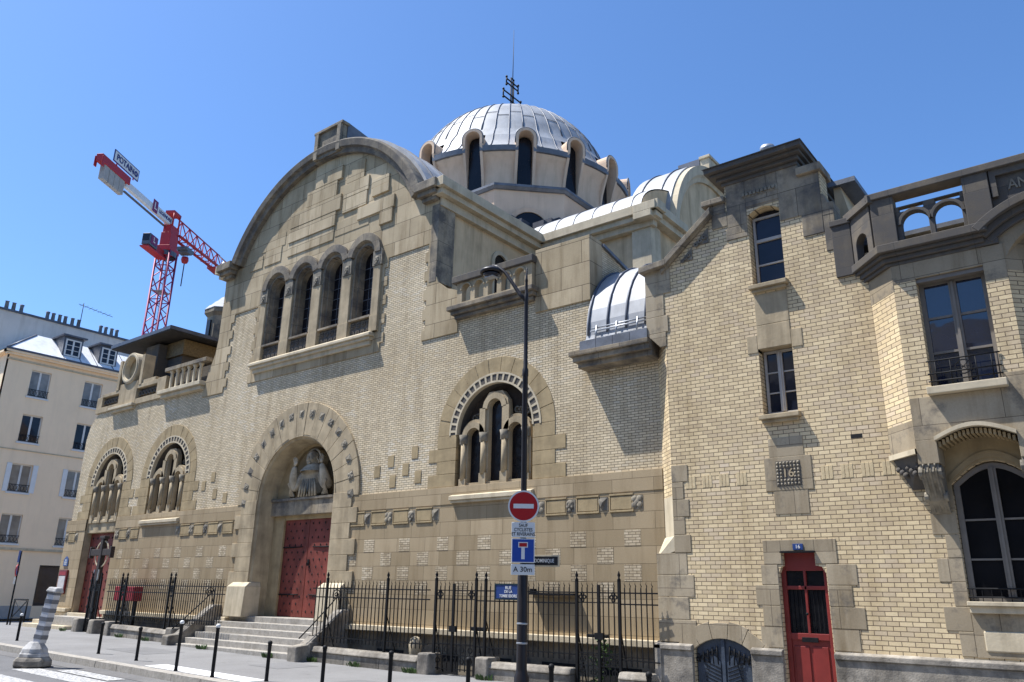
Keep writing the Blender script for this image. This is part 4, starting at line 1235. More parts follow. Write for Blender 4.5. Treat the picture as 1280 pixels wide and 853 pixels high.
# windows
def hwindow(x0, x1, z0, z1, bars, arched=False):
    wn = part('window', MB(), M_wframe, house)
    m = MB(); y0, y1 = YH+.20, YH+.26
    f = .045
    top_ = z1
    m.box(x0, x0+f, y0, y1, z0, top_); m.box(x1-f, x1, y0, y1, z0, top_); m.box(x0+f, x1-f, y0, y1, z0, z0+f); m.box(x0+f, x1-f, y0, y1, top_-f, top_)
    c = (x0+x1)/2
    if not arched:
        m.box(c-.045, c+.045, y0-.012, y1, z0+.045, top_-.04); m.box(c-.012, c+.012, y0-.03, y1, z0+.045, top_-.04)
        for k in bars: m.box(x0+f, x1-f, y0+.012, y1, k-.012, k+.012)
    else:
        for k in bars: m.box(x0+f, x1-f, y0+.006, y1, k-.016, k+.016)
        m.box(x0+f, x1-f, y0-.01, y1, bars[-1]-.03, bars[-1]+.03)
    me = m.mesh('window'); me.transform(Matrix.Translation(-house.location)); me.materials.append(M_frame); old = wn.data; wn.data = me; bpy.data.meshes.remove(old)
    part('pane', MB().box(x0+.02, x1-.02, YH+.235, YH+.24, z0+.02, z1-.01+(.1 if arched else 0)), M_glass, wn)
    part('sill', MB().hexa([(x0-.07, YH-.14, z0-.13), (x1+.07, YH-.14, z0-.13), (x1+.07, YH+.25, z0-.13), (x0-.07, YH+.25, z0-.13)], [(x0-.07, YH-.14, z0-.05), (x1+.07, YH-.14, z0-.05), (x1+.07, YH+.25, z0), (x0-.07, YH+.25, z0)]).box(x0-.03, x1+.03, YH-.08, YH+.1, z0-.19, z0-.13), M_stone, wn, .01)
    return wn
w1 = hwindow(-5.0, -4.42, 4.80, 5.99, [5.2, 5.58])
w2 = hwindow(-5.0, -4.42, 7.28, 8.72, [7.72, 8.22], True)
m = MB()
m.box(-5.22, -5.02, YH-.012, YH+.2, 5.94, 6.28); m.box(-4.40, -4.20, YH-.012, YH+.2, 5.94, 6.28); m.box(-5.02, -4.40, YH-.012, YH+.3, 6.0, 6.45); m.box(-5.02, -4.40, YH-.010, YH+.1, 6.452, 7.06)
part('lintel', m, M_stone, house, .01)
# number stone: cross of blocks with a carved plaque
m = MB().box(-4.98, -4.37, YH-.010, YH+.1, 4.0, 4.34).box(-5.08, -4.26, YH-.014, YH+.1, 3.42, 4.0).box(-4.95, -4.36, YH-.010, YH+.1, 3.02, 3.42)
part('number_stone', m, M_hstone, house, .008)
pq = MB()
cx_, cz_ = -4.665, 3.71
for i in range(7):
    for j in range(7):
        if 1 < i < 5 and 1 < j < 5: continue
        x, z = cx_-.18+.06*i, cz_-.18+.06*j
        pq.add([(x+dx, YH-.016-dy, z+dz) for dx, dy, dz in ((-.025, 0, -.025), (.025, 0, -.025), (.025, 0, .025), (-.025, 0, .025), (0, .03, 0))], [(0, 1, 4), (1, 2, 4), (2, 3, 4), (3, 0, 4)])
pl = part('number_plaque', pq, M_cstone, house)
part('plaque_ground', MB().box(cx_-.215, cx_+.215, YH-.018, YH, cz_-.215, cz_+.215), M_bstone, pl)
part('numeral', MB().text('16', .21, frame_mat((cx_, YH-.024, cz_), (1, 0, 0), (0, 0, 1)), .006), M_stone, pl)
M_sold = plain('soldier_brick', (.66, .52, .31), .85, var=.3, vs=9, spec=.2)
for xc in (-6.50, -6.17, -5.84, -5.51, -4.02, -3.70, -3.38, -3.06):
    m = MB()
    for i in range(3): m.box(xc-.095+.066*i, xc-.037+.066*i, YH-.006, YH+.02, 3.565, 3.79)
    part('soldier_bricks', m, M_sold, house, .004)
# raking coping on the left, carved spandrels, tower and cornice
m = MB()
def rake(p0, p1, t, y0, y1):
    m.hexa([(p0[0], y0, p0[1]), (p1[0], y0, p1[1]), (p1[0], y1, p1[1]), (p0[0], y1, p0[1])], [(p0[0], y0, p0[1]+t), (p1[0], y0, p1[1]+t), (p1[0], y1, p1[1]+t), (p0[0], y1, p0[1]+t)])
rake((-7.36, 8.03), (-6.75, 8.08), .13, YH-.16, YH+.5); rake((-6.752, 8.08), (-5.72, 8.92), .15, YH-.16, YH+.5); rake((-6.9, 7.94), (-5.8, 8.84), .10, YH-.08, YH+.3)
part('raking_coping', m, M_dstone, house, .012)
m = MB()
for cx_, cz_, s_ in ((-5.98, 8.5, 1), (-6.32, 8.2, .8)):
    m.prism([(cx_-.2*s_, cz_-.12*s_), (cx_+.14*s_, cz_-.12*s_), (cx_+.14*s_, cz_+.2*s_)], YH-.02, YH+.01)
    for k in range(3): m.ring(cx_+.06*s_-.09*k*s_, cz_-.05*s_+.06*(1-k)*s_, .02*s_, .05*s_, 0, 360, YH-.05, YH-.015, 8)
part('carved_spandrel', m, M_cstone, house)
m = MB().box(-5.75, -5.42, YH-.02, YH+.6, 8.62, 8.93).box(-5.80, -5.46, YH-.02, YH+.6, 8.93, 9.14).box(-5.42, -5.03, YH-.02, YH+.2, 8.56, 9.5).box(-5.46, -5.03, YH-.022, YH+.2, 8.3, 8.56)
m.box(-4.39, -3.98, YH-.02, YH+.2, 8.42, 9.5).box(-5.03, -4.39, YH-.02, YH+.2, 8.90, 9.5).box(-5.03, -4.39, YH-.012, YH+.2, 8.86, 8.90)
part('tower_stone', m, M_dstone, house, .012)
part('tower_coping', MB().box(-5.92, -5.44, YH-.1, YH+.65, 9.14, 9.26), M_dstone, house, .015)
m = MB()
for i in range(9): m.box(-5.08+.075*i, -5.03+.075*i, YH-.06, YH, 9.13, 9.20)
m.box(-5.10, -4.38, YH-.03, YH, 9.10, 9.22)
part('carved_frieze', m, M_cstone, house)
m = MB()
for e, z0, z1 in ((.05, 9.48, 9.56), (.13, 9.56, 9.64), (.24, 9.64, 9.70), (.34, 9.70, 9.80)):
    m.box(-5.45-e*.8, -4.0+e*.6, YH-e, 16.0, z0, z1)
part('tower_cornice', m, M_bstone, house, .012)
m = MB().hexa([(-5.74, YH-.38, 9.80), (-3.77, YH-.38, 9.80), (-3.77, 16.0, 9.80), (-5.74, 16.0, 9.80)], [(-5.1, YH+.8, 10.02), (-4.4, YH+.8, 10.02), (-4.4, 15.4, 10.02), (-5.1, 15.4, 10.02)])
tr = part('tower_roof', m, M_lead, house)
part('chimney_pot', MB().lathe([(.13, 9.9), (.12, 10.35), (.145, 10.37), (.145, 10.45), (.1, 10.45), (.1, 10.2)], (-4.72, 14.25, 0), 16), M_galv, house)
part('chimney_pot', MB().lathe([(.07, 9.9), (.07, 10.22), (.0, 10.24)], (-4.98, 14.25, 0), 12), M_iron, house)
m = MB()
for x in (-5.35, -5.12, -4.2, -4.0): m.box(x-.06, x+.06, YH-.1, YH+.1, 9.81, 9.87)
# right hand buttress of the tower
m = MB().box(-4.0, -3.62, YH-.02, YH+.5, 7.98, 9.22).box(-4.0, -3.55, YH-.1, YH+.55, 9.22, 9.38).box(-3.62, -3.42, YH-.015, YH+.4, 7.6, 8.55)
m.hexa([(-3.62, YH-.02, 8.3), (-3.42, YH-.02, 8.3), (-3.42, YH+.5, 8.3), (-3.62, YH+.5, 8.3)], [(-3.62, YH-.02, 8.75), (-3.58, YH-.02, 8.75), (-3.58, YH+.5, 8.75), (-3.62, YH+.5, 8.75)])
part('buttress', m, M_dstone, house, .012)
m = MB().hexa([(-3.63, 14.6, 8.2), (-3.3, 14.6, 8.2), (-3.3, 16.2, 8.2), (-3.63, 16.2, 8.2)], [(-3.63, 14.6, 9.3), (-3.5, 14.6, 9.3), (-3.5, 16.2, 9.3), (-3.63, 16.2, 9.3)])
part('tower_side', m, M_render, house)
m = MB().box(-3.7, -3.2, 14.5, 16.3, 9.3, 9.4).box(-3.6, -3.1, 14.8, 16.3, 8.2, 8.35)
part('side_eaves', m, M_lead, house)
# ---- canted bay with brick piers
YB = 13.15
bp = [(-3.0, YH), (-2.53, YB), (-.95, YB), (-.48, YH)]
def band(m, off, z0, z1, pts=bp, back=YH+.3):
    """solid following the bay's plan, pushed outward by off"""
    p = [(pts[0][0]-off*1.05, pts[0][1]-.0), (pts[1][0]-off*.42, pts[1][1]-off), (pts[2][0]+off*.42, pts[2][1]-off), (pts[3][0]+off*1.05, pts[3][1]), (pts[3][0], back), (pts[0][0], back)]
    n = len(p); vs = [(x, y, z0) for x, y in p] + [(x, y, z1) for x, y in p]
    m.add(vs, [(i, (i+1) % n, n+(i+1) % n, n+i) for i in range(n)] + [tuple(range(n-1, -1, -1)), tuple(range(n, 2*n))])
def cheek(m, x0, x1, z0, z1, e=0):
    m.box(x0, x1, YB-e, YH-.02, z0, z1)
m = MB()
cheek(m, -2.53, -2.2, 4.62, 6.55); cheek(m, -1.25, -.95, 4.86, 6.3)
m.add([(-3.0, YH, 4.3), (-2.53, YB, 4.3), (-2.53, YH, 4.3), (-3.0, YH, 6.42), (-2.53, YB, 6.42), (-2.53, YH, 6.42)], [(0, 1, 4, 3), (3, 4, 5), (2, 1, 0)])
m.add([(-.48, YH, 4.3), (-.95, YB, 4.3), (-.95, YH, 4.3), (-.48, YH, 6.42), (-.95, YB, 6.42), (-.95, YH, 6.42)], [(1, 0, 3, 4), (4, 3, 5), (0, 1, 2)])
bayp = part('bay_wall', m, M_hbrick, house)
e = .004
m = MB()
m.add([(-3.0-e, YH, 6.42), (-2.53, YB-e, 6.42), (-2.53, YH, 6.42), (-3.0-e, YH, 6.86), (-2.53, YB-e, 6.86), (-2.53, YH, 6.86)], [(0, 1, 4, 3), (3, 4, 5), (2, 1, 0)])
m.box(-2.53, -2.2, YB-e, YH, 6.55, 6.86).box(-2.2, -1.25, YB-e, YH, 6.57, 6.86).box(-1.25, -.95, YB-e, YH, 6.3, 6.86)
m.add([(-.48+e, YH, 6.42), (-.95, YB-e, 6.42), (-.95, YH, 6.42), (-.48+e, YH, 6.86), (-.95, YB-e, 6.86), (-.95, YH, 6.86)], [(1, 0, 3, 4), (4, 3, 5), (0, 1, 2)])
# spandrel zone below the window, ending in an arch over the ground floor window
ar = [(-2.53, 3.98), (-2.24, 3.98)] + [(-2.24+1.0*(i/14)*1.0, 3.98+.16*sin(PI*i/14)) for i in range(15)] + [(-1.2, 3.98), (-.95, 3.98), (-.95, 4.86), (-1.25, 4.86), (-1.25, 4.64), (-2.2, 4.64), (-2.53, 4.64)]
seen = []
for p in ar:
    if not seen or abs(p[0]-seen[-1][0])+abs(p[1]-seen[-1][1]) > 1e-3: seen.append(p)
m.prism(seen, YB-e, YH+.1)
m.add([(-3.0-e, YH, 3.86), (-2.53, YB-e, 3.86), (-2.53, YH, 3.86), (-3.0-e, YH, 4.3), (-2.53, YB-e, 4.3), (-2.53, YH, 4.3)], [(0, 1, 4, 3), (3, 4, 5), (2, 1, 0)])
m.add([(-.48+e, YH, 3.86), (-.95, YB-e, 3.86), (-.95, YH, 3.86), (-.48+e, YH, 4.3), (-.95, YB-e, 4.3), (-.95, YH, 4.3)], [(1, 0, 3, 4), (4, 3, 5), (0, 1, 2)])
m.box(-2.53, -2.24, YB-e, YH, 3.62, 3.98).box(-1.2, -.95, YB-e, YH, 3.62, 3.98)
part('bay_stonework', m, M_hstone, bayp, .006)
m = MB(); band(m, .03, 3.80, 3.87)
m2 = MB()
m2.add([(-3.04, YH, 3.78), (-2.545, YB-.04, 3.78), (-2.53, YH, 3.78), (-3.04, YH, 3.86), (-2.545, YB-.04, 3.86), (-2.53, YH, 3.86)], [(0, 1, 4, 3), (3, 4, 5), (2, 1, 0)])
part('bay_drip', m2, M_pale, bayp)
m = MB()   # arched drip and small corbel table under the bay
pts = [(-2.26+1.06*i/16, 3.98+.17*sin(PI*i/16)) for i in range(17)]
for (xa, za), (xb, zb) in zip(pts[:-1], pts[1:]):
    m.hexa([(xa, YB-.06, za-.03), (xb, YB-.06, zb-.03), (xb, YB+.1, zb-.03), (xa, YB+.1, za-.03)], [(xa, YB-.06, za+.03), (xb, YB-.06, zb+.03), (xb, YB+.1, zb+.03), (xa, YB+.1, za+.03)])
part('arch_drip', m, M_pale, bayp)
so = seg_arch(-2.26, -1.08, 3.2, 4.0, .28, 14)
si = seg_arch(-2.2, -1.1, 3.19, 3.36, .32, 12)
m = MB().prism([(-2.3, 3.2), (-2.2, 3.2)] + [(-2.2+1.1*i/12, 3.36+.32*sin(PI*i/12)) for i in range(13)] + [(-1.1, 3.2), (-1.0, 3.2), (-1.0, 4.4), (-2.3, 4.4)], YH-.013, YH+.05)
part('soffit_wall', m, M_vstone, bayp)
m = MB()
for i in range(18):
    t = (i+.5)/18; x, z = -2.24+1.02*t, 3.98+.17*sin(PI*t)-.05
    m.box(x-.018, x+.018, YB+.04, YH, z-.075, z)
part('corbel_table', m, M_vstone, bayp)
# two scroll consoles carry the bay
for x, s_ in ((-2.39, 1), (-1.07, -1)):
    c = MB(); prof_ = [(YB+.02, 3.64), (YB+.0, 3.5), (YB+.06, 3.38), (YB+.16, 3.28), (YB+.26, 3.1), (YH-.02, 2.92), (YH+.05, 2.92), (YH+.05, 3.64)]
    Mx = plan_mat((x+.13, 0, 0), (0, 1, 0), (-1, 0, 0))
    c.prism(prof_, 0, .26, (), Mx)
    for dx in (-.13, .13):
        for yy, zz, rr_ in ((YB+.1, 3.5, .1), (YB+.28, 3.16, .08)):
            M2 = plan_mat((x+dx, 0, 0), (0, 1, 0), (-1, 0, 0)); c.ring(yy, zz, .02, rr_, 0, 360, -.03, .03, 12, M2)
    for i in range(3): c.tube([(x-.08+.08*i, YB+.005, 3.62), (x-.08+.08*i, YB-.005, 3.48), (x-.08+.08*i, YB+.14, 3.28), (x-.08+.08*i, YH-.05, 2.95)], .022, 6)
    part('console', c, M_cstone, bayp, .008)
c = MB()
for i in range(7):
    c.sphere((-2.9+.055*i, YH-.03-.045*i, 3.62-.05*(i % 3)), .05, 6, 4)
c.hexa([(-2.75, YH-.02, 3.3), (-2.5, YH-.05, 3.3), (-2.5, YH, 3.3), (-2.75, YH, 3.3)], [(-2.98, YH-.01, 3.79), (-2.54, YB+.04, 3.79), (-2.5, YH, 3.79), (-2.98, YH, 3.79)])
part('carved_corbel', c, M_bstone, bayp)
# bay window with iron guard
bw = part('bay_window', MB(), M_gframe, house)
m = MB(); y0 = YB+.18; x0, x1, z0, z1 = -2.2, -1.25, 4.76, 6.52
m.box(x0, x0+.07, y0, y0+.07, z0, z1).box(x1-.07, x1, y0, y0+.07, z0, z1).box(x0+.07, x1-.07, y0, y0+.07, z1-.05, z1).box(x0+.07, x1-.07, y0, y0+.07, z0, z0+.08)
cc = (x0+x1)/2
m.box(cc-.055, cc+.055, y0-.012, y0+.07, z0, z1-.05).box(cc-.018, cc+.018, y0-.032, y0, z0, z1-.05)
for z in (5.35, 5.92): m.box(x0+.07, cc-.055, y0+.01, y0+.06, z-.018, z+.018).box(cc+.055, x1-.07, y0+.01, y0+.06, z-.018, z+.018)
me = m.mesh('bay_window'); me.transform(Matrix.Translation(-house.location)); me.materials.append(M_gframe); old = bw.data; bw.data = me; bpy.data.meshes.remove(old)
for a, b in ((x0+.06, cc-.05), (cc+.05, x1-.06)):
    part('pane', MB().box(a, b, y0+.035, y0+.04, z0+.04, z1-.04), M_glassb, bw)
m = MB().box(x0, x1, y0+.3, y0+.32, z0, z1)
part('curtain', MB().box(x0+.05, x0+.32, y0+.2, y0+.22, z0, z1-.1).box(x1-.32, x1-.05, y0+.2, y0+.22, z0, z1-.1), M_curt, bw)
part('shutter_box', MB().box(x0, x1, YB+.03, YB+.16, 6.50, 6.565), M_gframe, bw)
part('sill', MB().box(x0-.05, x1+.06, YB-.14, YB+.25, 4.645, 4.76), M_pale, bw, .01)
gi = MB()
for z in (4.86, 4.98, 5.18): gi.tube([(x0-.02, YB-.02, z), (x1+.02, YB-.02, z)], .012, 5)
for x in (x0+.02, x0+.1, x1-.1, x1-.02, cc-.17, cc+.17): gi.tube([(x, YB-.02, 4.78), (x, YB-.02, 5.18)], .009, 5)
gi.ring(cc, 5.03, .10, .118, 0, 360, YB-.028, YB-.012, 20)
gi.tube([(cc-.1, YB-.02, 5.03), (cc+.1, YB-.02, 5.03)], .007, 4); gi.tube([(cc-.07, YB-.02, 4.96), (cc+.07, YB-.02, 5.1)], .007, 4); gi.tube([(cc+.07, YB-.02, 4.96), (cc-.07, YB-.02, 5.1)], .007, 4)
part('window_guard', gi, M_iron, bw)
# ground floor window below the bay
gw = part('ground_window', MB(), M_gframe, house)
m = MB(); x0, x1, z0, zs = -2.2, -1.1, 1.66, 3.35; yy = YH-.02+.08
fr_o = seg_arch(x0+.01, x1-.01, z0, zs, .30, 12); fr_i = seg_arch(x0+.09, x1-.09, z0+.06, zs-.02, .24, 12)
m.prism(fr_o, yy, yy+.07, [fr_i])
cc = (x0+x1)/2
m.box(cc-.05, cc+.05, yy-.015, yy+.07, z0+.06, zs+.22).box(cc-.016, cc+.016, yy-.035, yy, z0+.06, zs+.22)
for z in (2.25, 2.82): m.box(x0+.09, cc-.05, yy+.01, yy+.06, z-.014, z+.014).box(cc+.05, x1-.09, yy+.01, yy+.06, z-.014, z+.014)
me = m.mesh('ground_window'); me.transform(Matrix.Translation(-house.location)); me.materials.append(M_gframe); old = gw.data; gw.data = me; bpy.data.meshes.remove(old)
part('pane', MB().prism(seg_arch(x0+.05, x1-.05, z0+.03, zs-.02, .25, 12), yy+.035, yy+.04), M_glassd, gw)
m = MB()
pts = [(x0-.02+(x1-x0+.04)*i/14, zs+.03+.34*sin(PI*i/14)) for i in range(15)]
for (xa, za), (xb, zb) in zip(pts[:-1], pts[1:]):
    m.hexa([(xa, YH-.03, za), (xb, YH-.03, zb), (xb, YH+.1, zb), (xa, YH+.1, za)], [(xa, YH-.03, za+.1), (xb, YH-.03, zb+.1), (xb, YH+.1, zb+.1), (xa, YH+.1, za+.1)])
part('label_mould', m, M_vstone, gw)
part('sill', MB().box(x0-.02, x1+.1, YH-.12, YH+.1, 1.60, 1.66).box(x0, x1+.1, YH-.07, YH+.1, 1.50, 1.60), M_pale, gw, .008)
gr = MB()
for z in (1.72, 1.84): gr.tube([(x0, YH-.0, z), (x1, YH-.0, z)], .012, 5)
for i in range(9): gr.tube([(x0+.06+.12*i, YH, 1.66), (x0+.06+.12*i, YH, 1.84)], .007, 4)
part('window_guard', gr, M_iron, gw)
part('apron_panel', MB().box(x0+.12, x1+.1, YH-.03, YH+.02, .98, 1.26), M_pale, gw, .02)
part('apron', MB().box(x0, x1+.2, YH-.012, YH+.02, .9, 1.5), M_hstone, gw)
quoins(-2.2, .36, .20, .9, 3.3, 7, -1, name='window_quoin', ph=1)
part('air_vent', MB().box(-3.58, -3.4, YH-.003, YH+.02, 4.2, 4.27), M_black, house)
# cornice with raised eyebrow over a niche, pierced parapet above
m = MB()
for off, z0, z1 in ((.02, 6.86, 6.92), (.07, 6.92, 7.0), (.13, 7.0, 7.06), (.20, 7.06, 7.20)):
    band(m, off, z0, z1, [(-3.06, YH), (-2.58, YB), (-1.2, YB), (-1.15, YH)])
part('bay_cornice', m, M_bstone, bayp, .012)
m = MB()
for r0, r1, y in ((1.30, 1.40, YB-.046), (1.40, 1.50, YB-.117), (1.50, 1.63, YB-.206)): m.ring(-.2, 5.93, r0, r1, 48, 132, y, YH+.3, 26)
part('eyebrow_cornice', m, M_bstone, bayp, .01)
m = MB().prism([(-.95, 6.3), (-1.04, 6.3), (-1.04, 6.86), (-.95, 7.0), (-.6, 7.2), (-.2, 7.28), (.2, 7.2), (.55, 7.0), (.64, 6.86), (.64, 6.3)], YB+.02, YH+.2, [arch(-.2, 6.3, .78, 6.299, 20)]) if False else MB().ring(-.2, 6.3, .80, 1.04, 0, 180, YB+.02, YH+.2, 28)
part('bay_return', MB().box(-1.38, -.99, YB-.035, YH+.2, 6.87, 7.19), M_bstone, bayp)
part('niche_arch', m, M_hstone, bayp)
m = MB()
p_ = [(.82*cos(R(90*i/8)), .5*sin(R(90*i/8))) for i in range(9)]
vs = []
for r_, d in p_:
    for j in range(19): vs.append((-.2+r_*cos(R(10*j)), YB+.1+d, 6.3+r_*sin(R(10*j))))
m.add(vs, [(i*19+j, i*19+j+1, (i+1)*19+j+1, (i+1)*19+j) for i in range(8) for j in range(18)], True)
for k in range(5): m.sphere((-.3+.1*k, YB+.25, 6.35+.05*(k % 2)), .07, 7, 5)
part('niche', m, M_dstone, bayp)
# parapet
m = MB()
m.box(-2.72, -2.36, YB-.02, YB+.22, 7.2, 8.1); m.box(-1.34, -.98, YB-.02, YB+.22, 7.2, 8.1)
m.box(-.98, 3.0, YB+.06, YB+.22, 7.2, 8.1)
ho = [arch(-2.08, 7.56, .2, 7.3, 12), arch(-1.60, 7.56, .2, 7.3, 12)]
m.prism([(-2.36, 7.2), (-1.34, 7.2), (-1.34, 7.9), (-2.36, 7.9)], YB+.04, YB+.16, ho + [[(-2.30, 7.80), (-1.93, 7.80), (-1.93, 7.88), (-2.30, 7.88)], [(-1.76, 7.80), (-1.40, 7.80), (-1.40, 7.88), (-1.76, 7.88)]])
for x in (-2.08, -1.60): m.ring(x, 7.56, .205, .26, 0, 180, YB+.01, YB+.05, 12)
Mc = plan_mat((-3.22, YH+.02, 0), (.70, -.71, 0), (.71, .70, 0))
L_ = .66
m.prism([(0, 7.1), (L_, 7.1), (L_, 8.06), (0, 8.06)], -.0, .14, [arch(.34, 7.5, .17, 7.22, 12)], Mc)
m.box(-3.5, -3.18, YH-.04, YH+.3, 7.05, 8.02)
part('parapet', m, M_bstone, bayp, .008)
m = MB().box(-2.78, 3.0, YB-.06, YB+.28, 8.1, 8.22); 
m.prism([(-.05, 8.06), (L_+.1, 8.06), (L_+.1, 8.2), (-.05, 8.2)], -.06, .2, (), Mc)
m.box(-3.52, -3.16, YH-.07, YH+.32, 8.02, 8.13)
part('parapet_coping', m, M_bstone, bayp, .012)
m = MB().box(-.96, 1.6, YB+.0, YB+.05, 7.99, 8.1).box(-.96, -.88, YB, YB+.05, 7.64, 7.99)
pf = part('panel_frame', m, M_bstone, bayp)
part('inscription', MB().text('AN - 1921', .24, frame_mat((-.74, YB+.055, 7.80), (1, 0, 0), (0, 0, 1)), .012, 'LEFT', .8), M_cstone, bayp)
# ------------------------------------------------------------------ apartment house across the side street
AX = -50.0
apt = thing('apartment_building', 'cream rendered apartment building across the side street, white zinc mansard and rows of chimney pots', 'building', (AX, 20, -.2))
AY0, AY1, AD = 16.25, 34.0, 12.0
rows = [(3.86, 5.45), (6.66, 8.25), (9.5, 11.1), (12.17, 13.75)]
colsY = [18.15, 21.2, 24.3, 27.4]
Mx = plan_mat((AX, AY0, 0), (0, 1, 0), (-1, 0, 0))
ho = []
for z0, z1 in rows:
    for y in colsY: ho.append([(y-AY0-.55, z0), (y-AY0+.55, z0), (y-AY0+.55, z1), (y-AY0-.55, z1)])
shops = [(.15, 1.55, .25, 2.75), (3.85, 5.4, .55, 2.75), (7.0, 10.0, .5, 2.75)]
for a, b, z0, z1 in shops: ho.append([(a, z0), (b, z0), (b, z1), (a, z1)])
part('wall', MB().prism([(0, -.5), (AY1-AY0, -.5), (AY1-AY0, 14.55), (0, 14.55)], 0, .3, ho, Mx), M_cream, apt)
fho = [[(1.4+2.6*i, z0), (2.5+2.6*i, z0), (2.5+2.6*i, z1), (1.4+2.6*i, z1)] for i in range(4) for z0, z1 in rows]
Mf = plan_mat((AX-AD, AY0, 0), (1, 0, 0), (0, 1, 0))
part('wall', MB().prism([(0, -.5), (AD-.001, -.5), (AD-.001, 14.55), (0, 14.55)], 0, .3, fho, Mf), M_cream, apt)
part('building_core', MB().box(AX-AD, AX-.6, AY0+.6, AY1, -.4, 14.5), M_black, apt)
m = MB().box(AX-.05, AX+.10, AY0-.1, AY1, 3.5, 3.62).box(AX-.05, AX+.06, AY0-.06, AY1, 14.1, 14.2)
m.box(AX-.02, AX+.05, AY0-.04, AY1, 9.0, 9.05)
part('string_course', m, M_pale, apt)
part('cornice', MB().box(AX-.1, AX+.32, AY0-.3, AY1, 14.5, 14.62).box(AX-.1, AX+.22, AY0-.2, AY1, 14.38, 14.5).box(AX-AD, AX+.3, AY0-.3, AY0, 14.5, 14.62), M_cream, apt)
part('gutter', MB().box(AX+.2, AX+.36, AY0-.34, AY1, 14.62, 14.74), M_zincd, apt)
part('base_course', MB().box(AX, AX+.05, AY0+1.6, AY0+3.8, -.4, .55).box(AX, AX+.05, AY0+5.45, AY1, -.4, .5), M_cgrey, apt)
def awin(y, z0, z1, Mw, open_=0):
    """French window in wall coordinates: u along the wall, v into it"""
    wn = part('window', MB(), M_wframe, apt)
    m = MB(); f = .06
    for a, b, c, d in ((-.55, -.55+f, z0, z1), (.55-f, .55, z0, z1), (-.55+f, .55-f, z1-f, z1), (-.055, .055, z0+f, z1-f), (-.55+f, .55-f, z0, z0+f)):
        m.box(y+a, y+b, .14, .20, c, d, Mw)
    m.box(y-.62, y+.62, -.07, .14, z0-.1, z0-.005, Mw)
    me = m.mesh('window'); me.transform(Matrix.Translation(-apt.location)); me.materials.append(M_wframe); old = wn.data; wn.data = me; bpy.data.meshes.remove(old)
    part('pane', MB().box(y-.5, y-.05, .165, .17, z0+.05, z1-.05, Mw).box(y+.05, y+.5, .165, .17, z0+.05, z1-.05, Mw), random.choice((M_glassc, M_glassc, M_glass)), wn)
    dr = random.choice((0, 1, 1, 2))
    g = MB()
    for z in (z0+.06, z0+.42): g.box(y-.55, y+.55, -.05, -.02, z-.015, z+.015, Mw)
    for i in range(6):
        x = y-.45+.18*i
        g.tube([Mw @ Vector((x-.07, -.035, z0+.08)), Mw @ Vector((x+.07, -.035, z0+.4))], .012, 4); g.tube([Mw @ Vector((x+.07, -.035, z0+.08)), Mw @ Vector((x-.07, -.035, z0+.4))], .012, 4)
    part('window_guard', g, M_iron, wn)
    return wn
for z0, z1 in rows:
    for y in colsY: awin(y-AY0, z0, z1, Mx)
    for i in range(4): awin(1.95+2.6*i, z0, z1, Mf)
# white folded shutters on one floor
for y in colsY[:2]:
    for s_ in (-1, 1):
        a, b = sorted((y-AY0+s_*.57, y-AY0+s_*.83))
        part('shutter', MB().box(a, b, -.05, -.005, rows[1][0], rows[1][1], Mx), M_white, apt)
# balcony on the corner face
g = MB()
for z in (12.2, 13.15): g.box(AD-4.2, AD-.9, -.72, -.69, z-.02, z+.02, Mf)
for i in range(23): g.box(AD-4.2+.15*i, AD-4.175+.15*i, -.715, -.695, 12.2, 13.15, Mf)
bl = part('balcony', MB().box(AD-4.3, AD-.8, -.75, 0, 11.95, 12.12, Mf), M_cream, apt)
part('railing', g, M_iron, bl)
for a, b, z0, z1 in shops:
    s_ = part('shop_window', MB().box(a, b, .16, .17, z0, z1, Mx), M_glass, apt)
    f = MB().box(a, a+.07, .08, .2, z0, z1, Mx).box(b-.07, b, .08, .2, z0, z1, Mx).box(a+.07, b-.07, .08, .2, z1-.09, z1, Mx).box(a+.07, b-.07, .08, .2, z0, z0+.12, Mx)
    part('frame', f, M_grease, s_)
    part('display', MB().box(a+.2, b-.2, .3, .32, z0+.1, z1-.6, Mx), M_grease, s_)
# mansard, dormers, party wall with pots
m = MB().add([(AX+.25, AY0-.25, 14.70), (AX+.25, AY1, 14.70), (AX-1.75, AY1, 16.35), (AX-1.75, AY0+1.8, 16.35), (AX-AD, AY0-.25, 14.70), (AX-AD, AY0+1.8, 16.35)], [(0, 1, 2, 3), (0, 3, 5, 4)]) or None
m = MB(); m.add([(AX+.25, AY0-.25, 14.70), (AX+.25, AY1, 14.70), (AX-1.75, AY1, 16.35), (AX-1.75, AY0+1.8, 16.35), (AX-AD, AY0-.25, 14.70), (AX-AD, AY0+1.8, 16.35), (AX-AD, AY1, 16.35)], [(0, 1, 2, 3), (4, 0, 3, 5), (3, 2, 6, 5)])
rf = part('mansard_roof', m, M_zincw, apt)
part('hip_ridge', MB().tube([(AX+.25, AY0-.25, 14.72), (AX-1.75, AY0+1.8, 16.37)], .05, 5), M_zincd, rf)
for i in range(17):
    y = AY0+.9+1.0*i
    if y > AY1: break
    part('seam', MB().tube([(AX+.22, y, 14.74), (AX-1.75+max(0, (1.8-(y-AY0))*.0), y, 16.37)], .022, 4), M_zincd, rf) if y > AY0+1.9 else None
